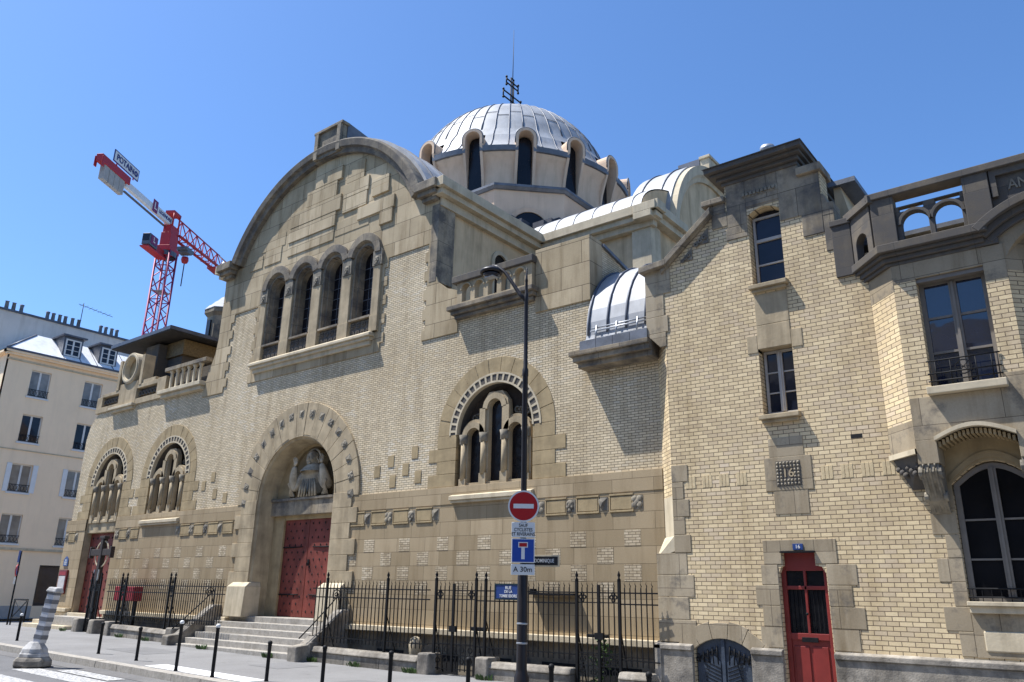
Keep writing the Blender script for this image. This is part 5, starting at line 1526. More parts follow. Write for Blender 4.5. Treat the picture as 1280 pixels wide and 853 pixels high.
for y in (19.65, 21.85, 24.9, 28.0):
    dm = part('dormer', MB().box(AX-1.9, AX-.22, y-.56, y+.56, 15.0, 16.3), M_zincd, apt)
    part('dormer_roof', MB().box(AX-2.2, AX-.02, y-.72, y+.72, 16.3, 16.4), M_zincd, dm)
    f = MB()
    for a, b, z0, z1 in ((-.46, -.38, 15.1, 16.15), (.38, .46, 15.1, 16.15), (-.38, .38, 16.07, 16.15), (-.38, .38, 15.1, 15.18), (-.05, .05, 15.18, 16.07)): f.box(AX-.24, AX-.17, y+a, y+b, z0, z1)
    for z in (15.48, 15.78): f.box(AX-.23, AX-.18, y-.38, y+.38, z-.015, z+.015)
    part('frame', f, M_wframe, dm)
    part('pane', MB().box(AX-.215, AX-.21, y-.4, y+.4, 15.15, 16.1), M_glass, dm)
part('party_wall', MB().box(AX-3.6, AX-3.2, AY0-.7, AY1, 14.0, 17.85), M_grey_r, apt)
part('wall_coping', MB().box(AX-3.7, AX-3.1, AY0-.8, AY1, 17.85, 17.97), M_zincd, apt)
for y in (16.6, 17.0, 17.45, 19.0, 19.35, 19.75, 20.1, 20.55, 20.95, 22.4, 22.75, 23.15, 23.5):
    part('chimney_pot', MB().lathe([(.13, 17.95), (.105, 18.3+.2*random.random()), (.14, 18.5), (.08, 18.52)], (AX-3.4, y, 0), 8), M_lead, apt)
an = MB(); an.tube([(AX-3.3, 21.0, 17.9), (AX-3.3, 21.0, 19.7)], .025, 5); an.tube([(AX-3.3, 20.7, 19.55), (AX-3.3, 23.0, 19.3)], .018, 4)
for i in range(7): an.tube([(AX-3.6, 20.9+.3*i, 19.53-.032*i), (AX-3.0, 20.9+.3*i, 19.53-.032*i)], .01, 4)
part('aerial', an, M_iron, apt)

# ------------------------------------------------------------------ tower crane
S = Vector((-63.6, 31.03, 0)); J = Vector((-.5348, .845, 0)); K = Vector((.845, .5348, 0)); UZ = Vector((0, 0, 1))
crane = thing('tower_crane', 'red and white tower crane with concrete counterweights, behind the church', 'crane', (S.x, S.y, -.3))
def cp(t, k, z): return S + J*t + K*k + UZ*z
Mcr = Matrix((J, -K, UZ)).transposed().to_4x4(); Mcr.translation = S      # x along jib, y away from viewer
m = MB(); hw_ = .60
for a in (-1, 1):
    for b in (-1, 1): m.tube([cp(a*hw_, b*hw_, -.3), cp(a*hw_, b*hw_, 29.8)], .095, 5)
z = 0; i = 0
while z < 29.4:
    z2 = z+1.05
    for (a0, b0), (a1, b1) in (((-1, -1), (1, -1)), ((1, -1), (1, 1)), ((1, 1), (-1, 1)), ((-1, 1), (-1, -1))):
        if i % 2: (a0, b0), (a1, b1) = (a1, b1), (a0, b0)
        m.tube([cp(a0*hw_, b0*hw_, z), cp(a1*hw_, b1*hw_, z2)], .05, 4, smooth=False)
        if i % 3 == 0: m.tube([cp(a0*hw_, b0*hw_, z), cp(a1*hw_, b1*hw_, z)], .05, 4, smooth=False)
    z = z2; i += 1
part('mast', m, M_mast, crane)
m = MB()
for a in (-.2, .2): m.tube([cp(a, .2, 0), cp(a, .2, 29.5)], .025, 4)
for i in range(98): m.tube([cp(-.2, .2, .3*i), cp(.2, .2, .3*i)], .015, 4)
part('ladder', m, M_galv, crane)
part('platform', MB().box(-.55, .55, -.55, .55, 26.0, 26.05, Mcr).box(-.55, .55, -.55, .55, 20.0, 20.05, Mcr), M_galv, crane)
part('slewing_unit', MB().box(-.65, .7, -.45, .45, 30.2, 31.5, Mcr).box(-.8, .85, -.65, .65, 29.75, 30.2, Mcr).box(-.6, .8, -.36, .36, 31.5, 32.3, Mcr), M_crane_r, crane, .03)
part('turntable', MB().lathe([(.8, 29.3), (.8, 29.75)], (S.x, S.y, 0), 20), M_cabin, crane)
m = MB().box(-.55, .65, -.42, .42, 33.4, 33.65, Mcr)
for a in (-.45, .55):
    for b in (-.36, .36): m.tube([cp(a, b, 32.2), cp(a, b, 33.5)], .08, 5)
part('head_frame', m, M_crane_r, crane)
gd = part('counter_jib', MB().box(-7.4, -.3, -.17, .17, 32.22, 32.8, Mcr), M_crane_w, crane, .04)
part('walkway', MB().box(-7.0, -.6, .16, .40, 32.05, 32.1, Mcr), M_cabin, gd)
lg = part('company_panel', MB().box(-3.55, -.35, -.21, -.175, 32.2, 32.9, Mcr), M_crane_w, crane)
part('emblem', MB().box(-3.55, -2.8, -.24, -.21, 32.1, 33.2, Mcr), plain('logo_purple', (.20, .015, .10), .5, bmp=0), lg)
part('lettering', MB().text('L', .9, frame_mat(cp(-3.17, .255, 32.65), J, UZ), .01), M_crane_w, lg)
part('lettering', MB().text('LEGENDRE', .42, frame_mat(cp(-1.52, .225, 32.55), J, UZ), .012), M_navy, lg)
part('ballast_frame', MB().box(-10.9, -7.1, -.27, .27, 32.5, 33.15, Mcr).box(-10.95, -10.65, -.35, -.27, 32.1, 32.95, Mcr).box(-10.95, -10.65, .27, .35, 32.1, 32.95, Mcr), M_crane_r, crane, .03)
for i in range(4):
    part('ballast_block', MB().box(-10.35+.68*i, -9.71+.68*i, -.2, .2, 31.3, 32.55, Mcr), M_cgrey, crane, .03)
sg = part('name_board', MB().box(-9.6, -6.3, -.30, -.25, 33.35, 34.2, Mcr), M_signwhite, crane)
part('frame', MB().box(-9.66, -6.24, -.31, -.24, 34.2, 34.27, Mcr).box(-9.66, -6.24, -.31, -.24, 33.28, 33.35, Mcr).box(-9.66, -9.6, -.31, -.24, 33.35, 34.2, Mcr).box(-6.3, -6.24, -.31, -.24, 33.35, 34.2, Mcr), M_navy, sg)
part('lettering', MB().text('POTAIN', .72, frame_mat(cp(-8.15, .315, 33.76), J, UZ), .02, sx=.92), M_navy, sg)
part('emblem', MB().ring(-6.66, 33.76, .1, .24, 0, 360, -.34, -.31, 16, Mcr), M_navy, sg)
part('board_legs', MB().box(-9.2, -9.1, -.29, -.24, 33.1, 33.35, Mcr).box(-6.9, -6.8, -.29, -.24, 33.1, 33.35, Mcr), M_crane_r, sg)
cb_ = part('cab', MB().box(-3.4, -2.1, -.36, .34, 29.05, 30.1, Mcr), M_cabin, crane, .06)
part('cab_window', MB().box(-3.43, -3.39, -.3, .28, 29.4, 30.0, Mcr), M_glass, cb_)
part('emblem', MB().box(-3.2, -2.3, -.39, -.36, 29.25, 30.0, Mcr), bpy.data.materials['logo_purple'], cb_)
part('lettering', MB().text('L', .65, frame_mat(cp(-2.75, .405, 29.64), J, UZ), .01), M_crane_w, cb_)
part('cab_platform', MB().box(-3.5, -.6, -.4, .38, 28.82, 28.92, Mcr).box(-2.1, -.7, -.2, .2, 28.9, 29.6, Mcr), M_crane_r, cb_)
m = MB()
for b in (-.42, .42): m.tube([cp(.8, b, 31.75), cp(9.2, b, 32.1)], .14, 5)
m.tube([cp(.6, 0, 33.5), cp(9.2, 0, 33.55)], .07, 5)
for i in range(6):
    t = .9+1.4*i
    for b in (-.42, .42):
        m.tube([cp(t, b, 31.8+.04*i), cp(t+.7, 0, 33.5)], .06, 4); m.tube([cp(t+.7, 0, 33.5), cp(t+1.4, b, 31.8+.04*i)], .05, 4)
    m.tube([cp(t, -.42, 31.8), cp(t, .42, 31.8)], .05, 4)
m2 = MB().box(8.0, 9.5, -.9, .9, 31.75, 31.95, Mcr)
part('jib', m, M_crane_r, crane)
m = MB()
for b in (-.7, .7):
    for z in (32.4, 32.9): m.tube([cp(8.4, b, z), cp(10.0, b, z)], .03, 4)
    for t in (8.4, 9.2, 10.0): m.tube([cp(t, b, 31.9), cp(t, b, 32.95)], .03, 4)
m.box(8.3, 10.0, -.7, .7, 31.85, 31.92, Mcr)
part('jib_basket', m, M_crane_r, crane)
m = MB()
for b in (-.42, .42): m.tube([cp(9.2, b, 32.1), cp(42, b, 32.3)], .14, 5)
m.tube([cp(9.2, 0, 33.5), cp(42, 0, 33.3)], .08, 5)
for i in range(22):
    t = 9.5+1.45*i
    for b in (-.42, .42): m.tube([cp(t, b, 32.15), cp(t+.72, 0, 33.4), cp(t+1.45, b, 32.15)], .05, 4)
part('jib_tip', m, M_crane_w, crane)
part('trolley', MB().box(2.2, 3.5, -.5, .5, 31.1, 31.4, Mcr).box(2.4, 3.2, -.5, .5, 30.9, 31.1, Mcr), M_lead, crane)
m = MB()
for b in (-.2, .2): m.tube([cp(2.9, b, 31.0), cp(3.0, b, 30.6)], .02, 4)
m.tube([cp(3.0, 0, 30.2), cp(3.0, 0, 27.8)], .05, 4)
hb_ = part('hoist_rope', m, M_iron, crane)
part('hook_block', MB().lathe([(.02, 30.75), (.3, 30.65), (.34, 30.35), (.25, 30.1), (.02, 30.0)], (cp(3.0, 0, 0).x, cp(3.0, 0, 0).y, 0), 10), M_crane_r, hb_)

# ------------------------------------------------------------------ the other side of the street, mirrored in the window panes
opp = thing('apartment_row', 'apartment row across the street, mirrored darkly in the bay window panes', 'building', (-8, -16.2, 0))
ho = [[(x, z), (x+1.1, z), (x+1.1, z+2.0), (x, z+2.0)] for x in [-44+2.6*i for i in range(30)] for z in (1.0, 4.2, 7.3, 10.4)]
part('wall', MB().prism([(-46, -.5), (36, -.5), (36, 13.6), (-46, 13.6)], -16.4, -16.2, ho), M_render, opp)
part('building_core', MB().box(-45.9, 35.9, -27, -16.7, -.4, 13.5), M_black, opp)
part('mansard_roof', MB().hexa([(-46, -27, 13.6), (36, -27, 13.6), (36, -16.1, 13.6), (-46, -16.1, 13.6)], [(-46, -26, 15.6), (36, -26, 15.6), (36, -18.2, 15.6), (-46, -18.2, 15.6)]), M_tile, opp)
# ------------------------------------------------------------------ ground
def g(x, y=0):
    pts = [(-400, -.2), (-48, -.1), (-34, .2), (-28, .22), (-13, .0), (400, .0)]
    for (xa, za), (xb, zb) in zip(pts[:-1], pts[1:]):
        if xa <= x <= xb: return za + (zb-za)*(x-xa)/(xb-xa)
    return 0
KY = 9.0
def lin(a, b, st): 
    n = max(1, int(round((b-a)/st))); return [a+(b-a)*i/n for i in range(n+1)]
XS = [-400, -120, -70] + lin(-48, 12, 1.0) + [40, 120, 400]
structure('ground', MB().add([(-600, -600, -.75), (600, -600, -.75), (600, 600, -.75), (-600, 600, -.75)], [(0, 1, 2, 3)]) or MB(), M_earth) if False else None
gm = MB(); gm.add([(-600, -600, -1.6), (600, -600, -1.6), (600, 600, -1.6), (-600, 600, -1.6)], [(0, 1, 2, 3)])
structure('ground', gm, M_earth)
structure('road', MB().sheet(XS, [-14] + lin(-6, 9.2, .8), lambda x, y: g(x)-.13 + .02*max(0, 1-abs(y-8.6)/3)*0), M_asphalt)
structure('side_street', MB().sheet(lin(-49.0, -36.0, 1.0), lin(9.2, 90, 4), lambda x, y: g(x)-.12), M_pave)
structure('pavement', MB().sheet(lin(-36, 60, 1.0), lin(9.25, 13.0, .75), lambda x, y: g(x)), M_pave)
structure('pavement', MB().sheet(lin(-36, -28.4, .95), lin(13.0, 40, 1.5), lambda x, y: g(x)), M_pave)
structure('pavement', MB().sheet(lin(-7.3, 60, 1.1), [13.0, 13.7], lambda x, y: g(x)), M_pave)
structure('pavement', MB().sheet(lin(-13.0, -7.3, 1.0), [13.0, 13.45], lambda x, y: g(x)), M_pave)
structure('pavement', MB().sheet(lin(-52, -49.0, 1.0), lin(9.2, 60, 3), lambda x, y: g(x)+.0), M_pave)
structure('opposite_pavement', MB().sheet(XS, [-60, -14], lambda x, y: g(x)), M_pave)
ym = MB(); ym.add([(-28.4, 13.02, -.45), (-7.25, 13.02, -.45), (-7.25, 14.1, -.45), (-28.4, 14.1, -.45)], [(0, 1, 2, 3)])
ym.box(-28.4, -7.25, 13.3, 13.9, -1.2, -.46)
structure('area_floor', ym, M_cgrey if False else M_pave)
for x0, x1, y0, y1 in ((-21.5, -19.6, 10.6, 11.7), (-12.6, -10.2, 10.4, 11.3), (-16.2, -15.1, 11.2, 12.3)):
    structure('asphalt_patch', MB().sheet([x0, (x0+x1)/2, x1], [y0, y1], lambda x, y: g(x)+.004), M_patch)
# granite kerb in separate stones
kb = MB(); x = -36.0
while x < 20:
    L = random.uniform(.9, 1.25); x2 = x+L
    a, b = g(x), g(x2); dy = random.uniform(-.006, .006); dz = random.uniform(-.003, .004)
    kb.hexa([(x+.005, KY+dy, a-.3), (x2-.005, KY+dy, b-.3), (x2-.005, KY+.27, b-.3), (x+.005, KY+.27, a-.3)],
            [(x+.005, KY+.015+dy, a+.006+dz), (x2-.005, KY+.015+dy, b+.006+dz), (x2-.005, KY+.27, b+.006+dz), (x+.005, KY+.27, a+.006+dz)])
    x = x2
structure('kerb', kb, M_granite)
gt = MB(); gt.sheet(lin(-36, 20, 1.0), [8.55, 8.995], lambda x, y: g(x)-.125)
structure('gutter_strip', gt, ground_mat('gutter_setts', (.19, .18, .17), (.13, .125, .12), 25))
zb = MB()
for y0 in (7.55, 6.55, 5.55, 4.55):
    zb.sheet(lin(-18.8-.25*(y0-6), -15.2, .6), [y0, y0+.5], lambda x, y: g(x)-.126)
zb.sheet(lin(-18.4, -16.2, .6), [8.12, 8.5], lambda x, y: g(x)-.121)
structure('crosswalk_marking', zb, M_paint)
wp = MB(); wp.sheet([-17.2, -16.2, -15.2, -14.2, -13.6], [9.36, 9.62, 9.86], lambda x, y: g(x)+.005)
structure('painted_kerb_ramp', wp, M_wpaint)

# ------------------------------------------------------------------ front steps
st = thing('front_steps', 'six worn stone steps climbing to the red portal doors, between sloping stone cheeks', 'steps', (XC, 13, 0))
n = 6; r_ = (.92-.04)/6
for i in range(n):
    y0 = 12.62+.27*i
    e = .06*(5-i)
    m = MB().box(-21.75+.02*i, -16.45-.02*i, y0, 14.62 if i == 5 else y0+.6, .04+r_*i-.3*(1 if i == 0 else .2), .04+r_*(i+1))
    part('step', m, M_granite, st, .012)
part('step_core', MB().box(-21.6, -16.6, 13.1, 14.6, -.5, .16), M_granite, st)
for s_, xx in ((-1, -21.95), (1, -16.28)):
    m = MB(); Mx = plan_mat((xx+.17, 0, 0), (0, 1, 0), (-1, 0, 0))
    m.prism([(12.42, -.3), (14.0, -.3), (14.0, 1.2), (13.75, 1.2), (12.75, .42), (12.42, .38)], 0, .34, (), Mx)
    ck = part('stair_cheek', m, M_sgrey, st, .03)
    hr = MB()
    hr.tube([(xx, 12.6, .55), (xx, 12.95, .85), (xx, 13.45, 1.3), (xx, 13.6, 1.45)], .018, 6)
    hr.tube([(xx, 13.62+.14*cos(t*.45)*(1-t*.035), 1.55+.14*sin(t*.45)*(1-t*.035)) for t in range(0, 26)], .014, 5)
    hr.tube([(xx, 13.78, 1.1), (xx, 13.78, 1.66)], .02, 5); hr.tube([(xx, 13.62, 1.7), (xx, 13.85, 1.0)], .014, 5)
    part('handrail', hr, M_iron, ck)
# steps to the side door
s2 = thing('side_steps', 'short flight of pale stone steps at the far left church door', 'steps', (-32.0, 13.5, .2))
for i in range(4):
    part('step', MB().box(-33.0+.1*i, -29.6, 13.05+.28*i, 14.1, g(-32)-.1+.0, g(-32)+.13*(i+1)), M_pale, s2, .012)

# ------------------------------------------------------------------ fence and dwarf walls
def FR(x): return 12.95 + .055*(x+17)
def FL(x): return 13.0
def lowwall(name, label, xa, xb, FY, h0=.40):
    t = thing(name, label, 'wall', ((xa+xb)/2, FY((xa+xb)/2), 0), 'low stone walls under the railings')
    L = xb-xa; n = max(1, int(round(L/1.3)))
    for i in range(n):
        a, b = xa+L*i/n, xa+L*(i+1)/n
        m = MB()
        for (y0, y1, z0, z1) in ((-.16, .16, -.5, .22),):
            m.hexa([(a, FY(a)+y0, z0), (b-.006, FY(b)+y0, z0), (b-.006, FY(b)+y1, z0), (a, FY(a)+y1, z0)], [(a, FY(a)+y0, g(a)+z1), (b-.006, FY(b)+y0, g(b)+z1), (b-.006, FY(b)+y1, g(b)+z1), (a, FY(a)+y1, g(a)+z1)])
        part('wall_block', m, M_sgrey, t, .015)
    m = MB()
    m.hexa([(xa, FY(xa)-.2, g(xa)+.22), (xb, FY(xb)-.2, g(xb)+.22), (xb, FY(xb)+.2, g(xb)+.22), (xa, FY(xa)+.2, g(xa)+.22)], [(xa, FY(xa)-.13, g(xa)+.34), (xb, FY(xb)-.13, g(xb)+.34), (xb, FY(xb)+.13, g(xb)+.34), (xa, FY(xa)+.13, g(xa)+.34)])
    part('coping', m, M_sgrey, t, .03)
    return t
def stonepost(t, x, FY, w=.17, h=.42):
    part('stone_post', MB().hexa([(x-w, FY(x)-.24, -.5), (x+w, FY(x)-.24, -.5), (x+w, FY(x)+.22, -.5), (x-w, FY(x)+.22, -.5)], [(x-w, FY(x)-.22, g(x)+h), (x+w, FY(x)-.22, g(x)+h), (x+w, FY(x)+.2, g(x)+h), (x-w, FY(x)+.2, g(x)+h)]), M_sgrey, t, .035)
la = lowwall('low_wall', 'low grey stone wall right of the front steps, longest of the low walls', -16.1, -12.75, FR); stonepost(la, -12.55, FR); stonepost(la, -16.25, FR)
lb = lowwall('low_wall', 'low grey stone wall behind the lamp post, between the two iron gates', -10.85, -8.95, FR); stonepost(lb, -11.0, FR)
lc = lowwall('low_wall', 'short low stone wall touching the brick house corner', -7.95, -7.28, FR)
ld = lowwall('low_wall', 'low stone wall left of the front steps, under the left railings', -26.0, -22.6, FL); stonepost(ld, -22.45, FL); stonepost(ld, -26.15, FL)
for x, lbl in ((-28.3, 'squat stone block left of the left iron gate, beside the pale steps'), (-27.2, 'squat stone block between the left iron gate and the low wall')):
    single('stone_block', MB().hexa([(x-.22, 12.75, -.4), (x+.22, 12.75, -.4), (x+.22, 13.25, -.4), (x-.22, 13.25, -.4)], [(x-.18, 12.79, g(x)+.42), (x+.18, 12.79, g(x)+.42), (x+.18, 13.22, g(x)+.42), (x-.18, 13.22, g(x)+.42)]), M_sgrey, lbl, 'stone block', bevel=.05, loc=(x, 13, 0))
def bars(m, xa, xb, FY, zb, zt, step=.12, wav=True):
    n = max(1, int(round((xb-xa)/step)))
    for i in range(1, n):
        x = xa+(xb-xa)*i/n; y = FY(x)
        m.tube([(x, y, zb), (x, y, zt-.10)], .0125, 4, smooth=False)
        # flattened flame shaped tip
        m.tube([(x, y, zt-.10), (x+.012, y, zt-.055), (x-.008, y, zt-.02), (x, y, zt+.02)], .014, 4, .003, smooth=False)
def post(m, x, FY, zb, zt):
    y = FY(x)
    m.box(x-.025, x+.025, y-.025, y+.025, zb, zt-.14)
    m.lathe([(.02, zt-.16), (.04, zt-.13), (.015, zt-.1), (.035, zt-.05), (.004, zt+.03)], (x, y, 0), 6)
def fence(label, xa, xb, FY, posts, zb=.42, orn=()):
    t = thing('iron_fence', label, 'fence', ((xa+xb)/2, FY((xa+xb)/2), 0))
    zt = 1.88
    for z in (1.50, 1.70):
        part('rail', MB().tube([(xa, FY(xa), z), (xb, FY(xb), z)], .018, 4, smooth=False), M_iron, t)
    part('rail', MB().tube([(xa, FY(xa), zb+.18), (xb, FY(xb), zb+.18-.02)], .016, 4, smooth=False), M_iron, t)
    xs = [xa] + list(posts) + [xb]
    for a, b in zip(xs[:-1], xs[1:]):
        if b-a < .2: continue
        m = MB(); bars(m, a, b, FY, zb+.06, zt)
        part('bar_panel', m, M_iron, t)
    for p in posts:
        m = MB(); post(m, p, FY, g(p)+.2, 2.06)
        # back stay
        m.tube([(p, FY(p), 1.2), (p+.02, FY(p)+.35, .3)], .012, 4)
        part('post', m, M_iron, t)
    for p in orn:
        m = MB(); y = FY(p)
        for dx, dz in ((-.05, 0), (.05, 0), (0, .06), (0, -.06)): m.ring(p+dx, 1.62+dz, .025, .045, 0, 360, y-.012, y+.012, 10)
        m.ring(p, 1.42, .02, .04, 0, 360, y-.01, y+.01, 10); m.lathe([(.02, 1.78), (.03, 1.8), (.003, 1.95)], (p, y, 0), 6)
        part('quatrefoil', m, M_iron, t)
    return t
fence('long black iron railings with flame tips right of the front steps', -16.4, -12.62, FR, (-15.9, -13.9), .42)
fence('black iron railings between the two gates, holding the blue street plate', -11.35, -8.95, FR, (-11.1,), .42)
fence('short end of black iron railings against the brick house corner', -7.98, -7.2, FR, (), .36)
fence('black iron railings left of the front steps, in front of the red box', -26.9, -20.2, FL, (-26.0, -25.7, -23.1, -22.85), .62, (-25.85, -22.97))
def gate(label, xa, xb, FY, mids, zg):
    t = thing('iron_gate', label, 'gate', ((xa+xb)/2, FY((xa+xb)/2), zg))
    for p in (xa, xb):
        m = MB(); post(m, p, FY, zg, 2.07); m.tube([(p, FY(p), 1.1), (p+.02, FY(p)+.3, zg)], .014, 4)
        part('gate_post', m, M_iron, t)
        m = MB(); y = FY(p); q = p + (.13 if p == xa else -.13)
        for dx, dz in ((-.045, 0), (.045, 0), (0, .055), (0, -.055)): m.ring(q+dx, 1.62+dz, .022, .042, 0, 360, y-.012, y+.012, 10)
        part('quatrefoil', m, M_iron, t)
    for z in (1.70, 1.52, .62, .40, zg+.1):
        part('gate_rail', MB().tube([(xa, FY(xa), z), (xb, FY(xb), z)], .014, 4, smooth=False), M_iron, t)
    m = MB(); bars(m, xa, xb, FY, zg+.06, 1.88); part('bar_panel', m, M_iron, t)
    for p in mids: part('gate_stile', MB().box(p-.028, p+.028, FY(p)-.02, FY(p)+.02, zg+.04, 1.84), M_iron, t)
    m = MB()
    k = int((xb-xa)/.2)
    for i in range(k):
        x = xa+.12+(xb-xa-.24)*i/max(1, k-1)
        for z in (.29, .51): m.ring(x, z, .045, .062, 0, 360, FY(x)-.01, FY(x)+.01, 12)
    part('scrollwork', m, M_iron, t)
    part('lock_box', MB().box(mids[0]-.09, mids[0]+.1, FY(mids[0])-.03, FY(mids[0])+.03, .86, .98), M_iron, t)
    return t
gate('tall iron double gate with round scrolls below, left of the lamp post', -12.45, -11.35, FR, (-11.95,), .03)
gate('iron gate with round scrolls and a climbing vine, next to the brick house', -8.9, -7.98, FR, (-8.42,), .02)
gate('iron gate between two squat stone blocks at the left church door', -28.05, -27.4, FL, (-27.72,), g(-27.7)+.02)

# ------------------------------------------------------------------ things behind and on the railings
sp = thing('street_name_plate', 'blue enamel street name plate fixed on the railings', 'street sign', (-10.5, 13.2, 1.69))
yp = FR(-10.5)-.03
Mp = plan_mat((-10.5, yp, 0), (1, .055, 0), (-.055, 1, 0))
part('plate', MB().box(-.33, .33, 0, .012, 1.545, 1.835, Mp), M_enamel, sp, .004)
m = MB()
for a, b, c, d in ((-.35, .35, 1.82, 1.85), (-.35, .35, 1.53, 1.56), (-.35, -.32, 1.56, 1.82), (.32, .35, 1.56, 1.82)): m.box(a, b, -.008, .014, c, d, Mp)
part('border', m, plain('green_border', (.012, .03, .04), .4, bmp=0), sp)
m = MB(); fm = lambda z, x=0: frame_mat(Mp @ Vector((x, -.006, z)), (1, .055, 0), (0, 0, 1))
m.text('RUE', .085, fm(1.765), .003); m.text('DE LA', .075, fm(1.69), .003); m.text('TOMBE ISSOIRE', .08, fm(1.605), .003, sx=.80)
m.text('14', .04, fm(1.775, .25), .003)
part('lettering', m, M_signwhite, sp)
single('hatch_canopy', MB().box(-10.38, -9.25, 13.80, 13.98, 1.64, 1.68).box(-10.36, -10.3, 13.81, 13.98, 1.68, 1.76), M_iron, 'thin dark shelf on the church wall casting a slanted shadow, behind the railings', 'shelf', loc=(-9.8, 13.9, 1.65))
single('wall_box', MB().box(-8.98, -8.5, 13.84, 13.9, .80, .93), M_iron, 'small black box on the church ledge behind the gate with the vine', 'box', bevel=.01, loc=(-8.7, 13.87, .86))
single('wall_box', MB().box(-12.0, -11.55, 13.84, 13.9, .84, .95), M_iron, 'small black box on the pale ledge behind the gate left of the lamp post', 'box', bevel=.01, loc=(-11.8, 13.87, .9))
rb_ = thing('red_box', 'bright red box on dark legs behind the left railings', 'box', (-26.4, 13.45, .2))
part('body', MB().box(-27.0, -25.75, 13.3, 13.6, 1.22, 1.66), M_rust, rb_, .02)
m = MB()
for x in (-26.9, -25.85): m.box(x-.04, x+.04, 13.4, 13.5, -.3, 1.22)
part('leg', m, M_iron, rb_)
wc = thing('wayside_cross', 'tall dark cross with a pale ring standing before the left church door', 'cross', (-28.4, 13.35, .2))
m = MB().box(-28.57, -28.39, 13.30, 13.46, .0, 3.28); m.box(-29.25, -27.80, 13.32, 13.44, 2.66, 2.88).box(-29.3, -29.2, 13.31, 13.45, 2.58, 2.96).box(-27.85, -27.75, 13.31, 13.45, 2.58, 2.96).box(-28.66, -28.30, 13.29, 13.47, 3.22, 3.32)
part('cross_body', m, M_grease, wc, .015)
part('ring', MB().ring(-28.48, 2.72, .42, .455, 0, 360, 13.36, 13.39, 32), M_pale, wc)
m = MB()
for x in (-28.63, -28.33): m.box(x-.018, x+.018, 13.28, 13.32, .1, 2.2)
part('edge_strip', m, M_galv, wc)
nb = thing('notice_board', 'red framed notice board with paper notices on the left church corner', 'notice board', (-32.4, 13.95, 1.8))
part('frame', MB().box(-32.78, -32.12, 13.90, 13.97, 1.36, 2.22), plain('frame_red', (.16, .02, .02), .5, bmp=0), nb, .01)
part('paper', MB().box(-32.71, -32.19, 13.892, 13.90, 1.44, 2.0), M_poster, nb)
part('heading', MB().box(-32.71, -32.19, 13.892, 13.90, 2.03, 2.16), M_rust, nb)
ap = thing('arrondissement_plate', 'small navy plate with a pointed top above the notice board', 'plate', (-32.45, 13.96, 2.5))
part('plate', MB().prism([(-32.66, 2.36), (-32.3, 2.36), (-32.3, 2.58), (-32.36, 2.66), (-32.48, 2.72), (-32.60, 2.66), (-32.66, 2.58)], 13.945, 13.97), M_enamel, ap)
m = MB(); m.text('PLACE', .07, frame_mat((-32.48, 13.94, 2.50), (1, 0, 0), (0, 0, 1)), .002); m.text('14', .07, frame_mat((-32.48, 13.94, 2.60), (1, 0, 0), (0, 0, 1)), .002)
m = MB(); m.box(-32.58, -32.38, 13.94, 13.945, 2.42, 2.45).box(-32.58, -32.38, 13.94, 13.945, 2.49, 2.52).box(-32.53, -32.43, 13.94, 13.945, 2.56, 2.60)
part('marks', m, M_signwhite, ap)
hn = thing('house_number', 'small blue enamel number plate 16 over the red house door', 'number plate', (-4.62, YH-.02, 2.5))
part('plate', MB().box(-4.70, -4.53, YH-.03, YH-.015, 2.43, 2.53), M_enamel, hn, .003)
part('numeral', MB().text('16', .085, frame_mat((-4.615, YH-.033, 2.48), (1, 0, 0), (0, 0, 1)), .002), M_signwhite, hn)

# ------------------------------------------------------------------ lamp post with its road signs
PX, PY = -7.48, 9.8
lp = thing('lamp_post', 'slim black street lamp on a stepped pole, carrying the road signs', 'street lamp', (PX, PY, 0))
m = MB().lathe([(.11, 0), (.11, .5), (.085, .56), (.078, .62), (.078, 1.9), (.054, 1.98), (.047, 2.1), (.044, 5.0), (.05, 5.02), (.05, 5.12), (.034, 5.16), (.032, 6.3), (.036, 6.32), (.036, 6.42), (.024, 6.46), (.022, 6.66), (.028, 6.67), (.02, 6.72), (.012, 6.9), (0, 6.92)], (PX, PY, 0), 20)
part('pole', m, M_pole, lp)
for z in (.95, 1.22): part('clamp_band', MB().lathe([(.08, z), (.083, z+.005), (.083, z+.02), (.08, z+.025)], (PX, PY, 0), 20), M_galv, lp)
part('arm', MB().tube([(PX, PY, 6.32), (PX-.12, PY-.02, 6.45), (PX-.26, PY-.05, 6.68), (PX-.40, PY-.08, 6.90), (PX-.54, PY-.10, 7.03), (PX-.66, PY-.12, 7.08)], .036, 8, .026), M_pole, lp)
lx, ly, lz = PX-.68, PY-.12, 6.96
lamp = part('lamp_head', MB().lathe([(.0, .10), (.05, .11), (.075, .09), (.16, .05), (.19, .025), (.2, 0), (.19, -.025), (.155, -.025), (.15, -.01), (0, -.01)], (lx, ly, lz), 28), M_pole, lp)
m = MB().lathe([(.0, -.012), (.12, -.02), (.14, -.03), (.145, -.05), (.09, -.085), (0, -.09)], (lx, ly, lz), 20)
part('lamp_glass', m, M_glass, lamp)
part('led_panel', MB().box(lx-.09, lx+.09, ly-.07, ly+.07, lz-.10, lz-.085), M_galv, lamp)
